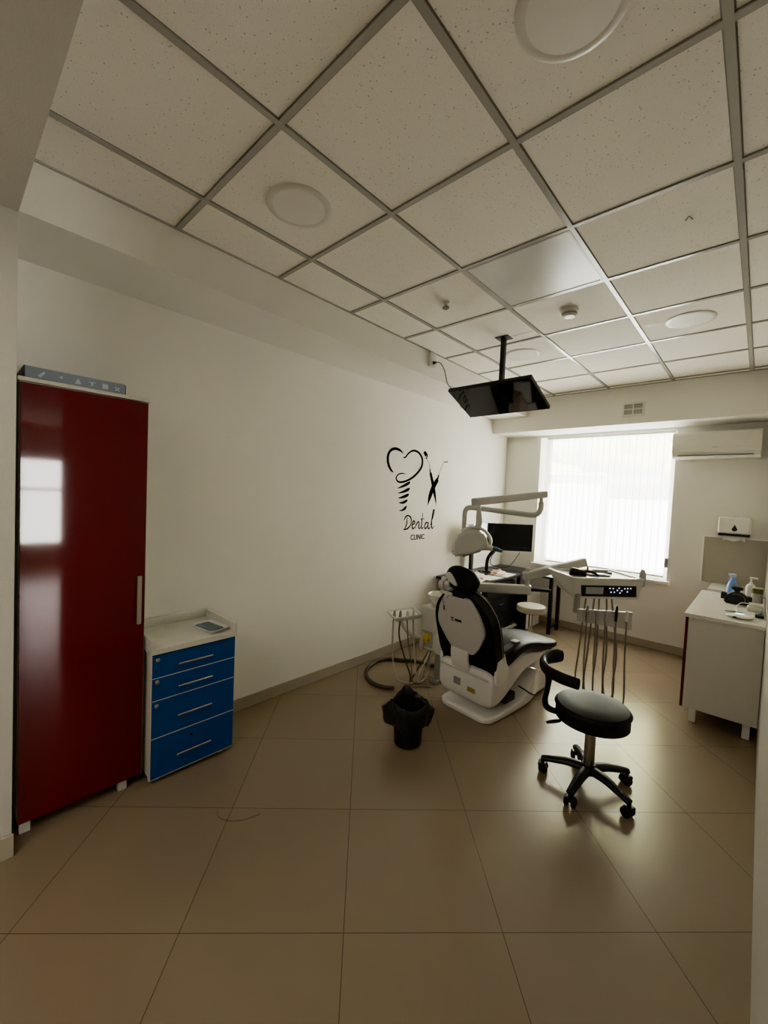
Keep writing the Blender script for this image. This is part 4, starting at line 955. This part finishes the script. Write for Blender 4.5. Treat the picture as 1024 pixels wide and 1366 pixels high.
k2 = thing('sink_cabinet', 'second base cabinet with raised pale top in the corner under the dispenser', 'cabinet', (-.15, 5.35, 0))
MB().box((-.335, 5.122, .11), (XR - .004, 5.555, .82)).build('carcass', M['lam'], k2, smooth=0)
MB().box((-.353, 5.124, .108), (-.336, 5.553, .806), bev=.001).build('door', M['red'], k2)
MB().box((-.345, 5.118, .822), (XR - .003, 5.574, .862), bev=.004).build('sink_top', M['lamtop'], k2)
for (x, y) in ((-.29, 5.16), (.02, 5.16), (-.29, 5.52), (.02, 5.52)): MB().box((x - .02, y - .02, 0), (x + .02, y + .02, .11)).build('foot', M['white'], k2, smooth=0)
spn = thing('splash_panel', 'beige splash panel with white edging on the window wall above the counter', 'splash panel', (-.18, YW, .862))
MB().box((-.435, YW - .012, .866), (XR - .004, YW - .001, 1.345)).build('panel', M['splash'], spn, smooth=0)
b = MB(); b.box((-.447, YW - .016, .866), (-.433, YW - .001, 1.354)); b.box((-.433, YW - .016, 1.343), (XR - .004, YW - .001, 1.354)); b.build('edging', M['bright'], spn, smooth=0)
sp2 = thing('side_splash_panel', 'beige splash panel on the right wall behind the counter', 'splash panel', (XR, 4.7, .84))
MB().box((XR - .0025, 3.9, .868), (XR - .0005, YW - .02, 1.345)).build('panel', M['splash'], sp2, smooth=0)
MB().box((XR - .006, 3.892, .842), (XR - .0005, 3.902, 1.352)).build('edging', M['pvc'], sp2, smooth=0)
# paper towel dispenser
pt = thing('paper_towel_dispenser', 'white wall dispenser with a drop emblem and a paper towel hanging out', 'dispenser', (-.19, YW, 1.37))
MB().box((-.325, YW - .10, 1.395), (-.065, YW - .001, 1.565), bev=.02, seg=4).build('cover', M['white'], pt)
MB().box((-.32, YW - .098, 1.372), (-.07, YW - .001, 1.396), bev=.005).build('base_tray', M['blackpl'], pt)
dpt = [(0, .032, 0), (.012, .008, 0), (.022, -.010, 0), (.016, -.026, 0), (0, -.032, 0), (-.016, -.026, 0), (-.022, -.010, 0), (-.012, .008, 0)]
MB().prism([(p.x, p.y) for p in cr(dpt, 4, True)], .0015, T((-.192, YW - .1005, 1.455)) @ Matrix.Rotation(R(90), 4, 'X')).build('drop_emblem', M['greyink'], pt, smooth=0)
b = MB(); P_ = []
for k in range(11):
    x = -.285 + .018 * k; P_.append((x, YW - .06 + .006 * math.sin(k * 1.1)))
for k in range(10): b.face([(P_[k][0], P_[k][1], 1.38), (P_[k + 1][0], P_[k + 1][1], 1.38), (P_[k + 1][0] * .98, P_[k + 1][1] - .012, 1.325 + .006 * math.sin(k + 1)), (P_[k][0] * .98, P_[k][1] - .012, 1.325 + .006 * math.sin(k))])
b.build('paper_towel', M['paper'], pt)
# items on the counter
CZ = .8385
def ctag(o, l, c): return tag(o, l, c)
sb = thing('spray_bottle', 'tall blue spray bottle on the counter behind the black device', 'bottle', (-.155, 4.95, CZ))
m = T((-.155, 4.95, CZ))
MB().lathe([(.042, 0), (.045, .005), (.043, .08), (.032, .13), (.017, .165), (.016, .18)], 28, m).build('bottle_body', M['blueb'], sb)
b = MB(); b.box((-.02, -.018, .178), (.022, .018, .215), bev=.008, mtx=m); b.box((-.035, -.011, .195), (.0, .011, .215), bev=.005, mtx=m); b.build('spray_head', M['blueb2'], sb)
MB().tube([m @ Vector(p) for p in [(-.012, 0, .182), (-.024, 0, .168), (-.026, 0, .15)]], .004, seg=8).build('trigger', M['blueb'], sb)
bd_ = thing('tabletop_device', 'bulky black rounded device with a knob on top, on the counter', 'device', (-.118, 4.62, CZ))
m = T((-.113, 4.63, CZ)) @ rz(R(3))
b = MB(); b.prism([(p.x, p.y) for p in cr([(-.07, .0, 0), (-.075, .05, 0), (-.05, .085, 0), (0, .10, 0), (.05, .085, 0), (.075, .045, 0), (.07, 0, 0)], 5, True)], .08, m @ T((0, .04, .004)) @ Matrix.Rotation(R(90), 4, 'X'), bev=.018, seg=4); b.build('housing', M['blackpl'], bd_, smooth=50)
b = MB(); b.lathe([(.022, .09), (.02, .115), (.04, .122), (.04, .142), (.03, .146), (0, .146)], 24, m, cap=False); b.build('top_knob', M['blackpl'], bd_)
b = MB(); b.box((-.105, -.02, .03), (-.065, .03, .085), bev=.006, mtx=m); b.box((.065, -.02, .02), (.10, .03, .075), bev=.006, mtx=m); b.build('side_lug', M['blackmet'], bd_)
b = MB(); b.box((-.07, -.035, 0), (-.045, .035, .02), bev=.004, mtx=m); b.box((.045, -.035, 0), (.07, .035, .02), bev=.004, mtx=m); b.build('foot', M['blackmet'], bd_)
MB().tube([m @ Vector(p) for p in [(-.03, -.043, .085), (.02, -.046, .088), (.05, -.046, .065), (.055, -.046, .03)]], .002, seg=6).build('front_wire', M['greypl'], bd_)
pb = thing('pump_bottle', 'white pump soap bottle beside the blue spray bottle', 'bottle', (-.03, 5.0, CZ))
m = T((-.03, 5.0, CZ))
MB().lathe([(.033, 0), (.035, .004), (.035, .11), (.026, .13), (.012, .138), (.012, .15)], 26, m).build('bottle_body', M['white'], pb)
b = MB(); b.cyl((0, 0, .148), (0, 0, .185), .006, seg=10, mtx=m); b.box((-.012, -.010, .183), (.045, .010, .198), bev=.004, mtx=m); b.build('pump_head', M['white'], pb)
gb = thing('labelled_bottle', 'grey bottle with an olive green band at the counter by the wall', 'bottle', (.018, 4.75, CZ))
m = T((.016, 4.78, CZ))
MB().lathe([(.036, 0), (.038, .004), (.038, .13), (.034, .14), (0, .142)], 26, m, cap=False).build('bottle_body', M['greybot'], gb)
MB().lathe([(.0384, .092), (.0384, .134)], 26, m, cap=False).build('olive_band', M['green'], gb)
sr = thing('oval_device', 'flat white oval device with a pale cyan light at the front edge of the counter', 'device', (-.075, 4.03, CZ))
m = T((-.072, 4.035, CZ)) @ rz(R(8))
MB().ball((0, 0, .014), (.082, .06, .016), mtx=m).build('shell', M['whitegloss'], sr)
MB().ball((.0, .012, .026), (.034, .022, .006), mtx=m, seg=16).build('status_light', M['cyan'], sr)
MB().box((-.045, -.056, .008), (-.015, -.045, .018), bev=.003, mtx=m).build('port', M['blackpl'], sr)
ad = thing('power_adapter', 'white power adapter block with a thin cable on the counter by the wall', 'adapter', (0, 4.40, CZ))
m = T((.005, 4.42, CZ))
MB().box((-.045, -.04, .0), (.045, .04, .035), bev=.006, mtx=m).build('block', M['white'], ad)
MB().box((-.035, -.03, .035), (.055, .03, .062), bev=.006, mtx=m).build('upper_block', M['whitegloss'], ad)
MB().tube([m @ Vector(p) for p in [(-.035, -.01, .055), (-.08, -.03, .055), (-.105, -.08, .03), (-.105, -.14, .006), (-.10, -.22, .006)]], .003, seg=8).build('cable', M['white'], ad)
pl = thing('black_plug', 'black plug lying at the wall end of the counter edge', 'plug', (.035, 4.18, CZ))
MB().box((.01, 4.15, CZ), (.062, 4.21, CZ + .022), bev=.006).build('plug_body', M['blackpl'], pl)
MB().tube([(.03, 4.21, CZ + .01), (.03, 4.26, CZ + .006), (.05, 4.33, CZ + .006)], .004, seg=8).build('cable', M['blackpl'], pl)
kn = MB().tube([(-.165, 4.21, CZ + .004), (-.10, 4.22, CZ + .005), (-.06, 4.215, CZ + .004)], [.0035, .005, .003], seg=8).build('metal_spatula', M['steel'])
tag(kn, 'thin metal spatula lying on the counter in front of the black device', 'spatula')

# ------------------------------------------------------------------ air conditioner and vent
ac = thing('air_conditioner', 'white split air conditioner under the window bulkhead on the right', 'air conditioner', (-.395, YW, 2.2))
ap = [(0, 0), (-.15, 0), (-.185, .012), (-.212, .05), (-.222, .10), (-.218, .245), (-.205, .272), (0, .272)]
mm = Matrix(((0, 0, 1, -.752), (1, 0, 0, YW - .001), (0, 1, 0, 2.165), (0, 0, 0, 1)))
MB().prism(ap, .715, mm, bev=.006).build('body', M['white'], ac)
MB().prism([(-.222, .062), (-.2245, .10), (-.2205, .245), (-.2185, .245), (-.221, .10), (-.219, .062)], .715, mm).build('front_cover', M['whitegloss'], ac, smooth=0)
MB().box((-.70, YW - .217, 2.180), (-.09, YW - .175, 2.188), bev=.002).build('louver', M['whitegloss'], ac)
MB().box((-.70, YW - .2165, 2.1885), (-.09, YW - .19, 2.1935)).build('air_slot', M['blackpl'], ac, smooth=0)
b = MB()
for k in range(4):
    x = -.412 + .013 * k; b.tube([(x, YW - .2255, 2.268), (x + .004, YW - .2255, 2.277), (x + .008, YW - .2255, 2.268)], .0016, seg=6)
b.build('maker_mark', M['greypl'], ac)
vg = thing('vent_grille', 'small square vent grille on the bulkhead above the window', 'vent', (-1.095, YS, 2.69))
b = MB(); vx0, vx1, vz0, vz1 = -1.20, -.985, 2.612, 2.762
for lo, hi in (((vx0, vz0), (vx1, vz0 + .02)), ((vx0, vz1 - .02), (vx1, vz1)), ((vx0, vz0 + .02), (vx0 + .02, vz1 - .02)), ((vx1 - .02, vz0 + .02), (vx1, vz1 - .02)), ((-1.10, vz0 + .02), (-1.086, vz1 - .02)), ((vx0 + .02, 2.681), (-1.10, 2.693)), ((-1.086, 2.681), (vx1 - .02, 2.693))):
    b.box((lo[0], YS - .012, lo[1]), (hi[0], YS - .001, hi[1]))
b.build('frame', M['white'], vg, smooth=0)
MB().box((vx0 + .01, YS - .004, vz0 + .01), (vx1 - .01, YS - .001, vz1 - .01)).build('backing', M['greypl'], vg, smooth=0)
b = MB()
for k in range(9):
    z = vz0 + .026 + .0122 * k; b.box((vx0 + .015, YS - .010, z), (vx1 - .015, YS - .004, z + .004))
b.build('louvre_bars', M['lightrim'], vg, smooth=0)

# thread on the floor
tp = MB().tube([(-1.945, .965, .0015), (-1.90, .945, .0015), (-1.84, .965, .0015), (-1.79, 1.02, .0015), (-1.765, 1.10, .0015)], .0012, seg=5).build('thread', M['darkhose'])
tag(tp, 'thin dark thread lying curled on the floor tiles in front of the drawers', 'thread')

# ------------------------------------------------------------------ light
W = bpy.data.worlds.new('sky'); SC.world = W; W.use_nodes = True
nt = W.node_tree; bg = nt.nodes['Background']
sky = nt.nodes.new('ShaderNodeTexSky')
try:
    sky.sky_type = 'NISHITA'; sky.sun_disc = False; sky.sun_elevation = R(50); sky.sun_rotation = R(160)
except Exception: pass
nt.links.new(sky.outputs['Color'], bg.inputs['Color']); bg.inputs['Strength'].default_value = 0.06
sun = bpy.data.lights.new('sun', 'SUN'); sun.energy = 26; sun.angle = R(2); sun.color = (1, .95, .85)
so_ = bpy.data.objects.new('sun', sun); COL.objects.link(so_); so_.rotation_euler = (R(50), 0, R(15))
def area(name, loc, rot, sx_, sy_, power, col):
    l = bpy.data.lights.new(name, 'AREA'); l.shape = 'RECTANGLE'; l.size = sx_; l.size_y = sy_; l.energy = power; l.color = col
    o = bpy.data.objects.new(name, l); COL.objects.link(o); o.location = loc; o.rotation_euler = rot; return o
area('added_fill', (-1.1, -1.0, ZN - .02), (0, 0, 0), 1.6, .8, 5, (1, .94, .84))  # added fill lamp out of view, lifts the near half of the room

# ------------------------------------------------------------------ camera
cam = bpy.data.cameras.new('camera'); co_ = bpy.data.objects.new('camera', cam); COL.objects.link(co_)
fwd = Vector(CAM_F) if 'CAM_F' in globals() else None
yaw, pitch, roll = 0.7426, -0.0421, 0.0442
sy_, cy_ = math.sin(yaw), math.cos(yaw)
f0 = Vector((-sy_, cy_, 0)); r0 = Vector((cy_, sy_, 0)); u0_ = Vector((0, 0, 1))
f1 = f0 * math.cos(pitch) + u0_ * math.sin(pitch); u1 = u0_ * math.cos(pitch) - f0 * math.sin(pitch)
r2 = r0 * math.cos(roll) + u1 * math.sin(roll); u2 = u1 * math.cos(roll) - r0 * math.sin(roll)
co_.matrix_world = Matrix(((r2.x, u2.x, -f1.x, 0), (r2.y, u2.y, -f1.y, 0), (r2.z, u2.z, -f1.z, 1.6376), (0, 0, 0, 1)))
cam.sensor_fit = 'VERTICAL'; cam.sensor_height = 36; cam.lens = 547.53 * 36 / 1366
cam.clip_start = .02; cam.clip_end = 100
SC.camera = co_
SC.view_settings.view_transform = 'AgX'
SC.view_settings.look = 'AgX - High Contrast'
SC.view_settings.exposure = 2.8
SC.view_settings.gamma = 1.3
# soft highlight roll-off, as a phone camera's exposure blending gives
SC.view_settings.use_curve_mapping = True
cm_ = SC.view_settings.curve_mapping
WL = 8.0
cm_.white_level = (WL, WL, WL); cm_.use_clip = False
cv = cm_.curves[3]
roll = lambda x: x / (1 + x / 1.6) / 2.0
xs = [0, .1, .25, .5, 1, 1.75, 2.75, 4, 6, 8]
cv.points[0].location = (0, 0); cv.points[1].location = (1, roll(8))
for x in xs[1:-1]: cv.points.new(x / WL, roll(x))
cm_.update()
SC.cycles.use_denoising = True
SC.cycles.max_bounces = 10; SC.cycles.diffuse_bounces = 6; SC.cycles.transparent_max_bounces = 12
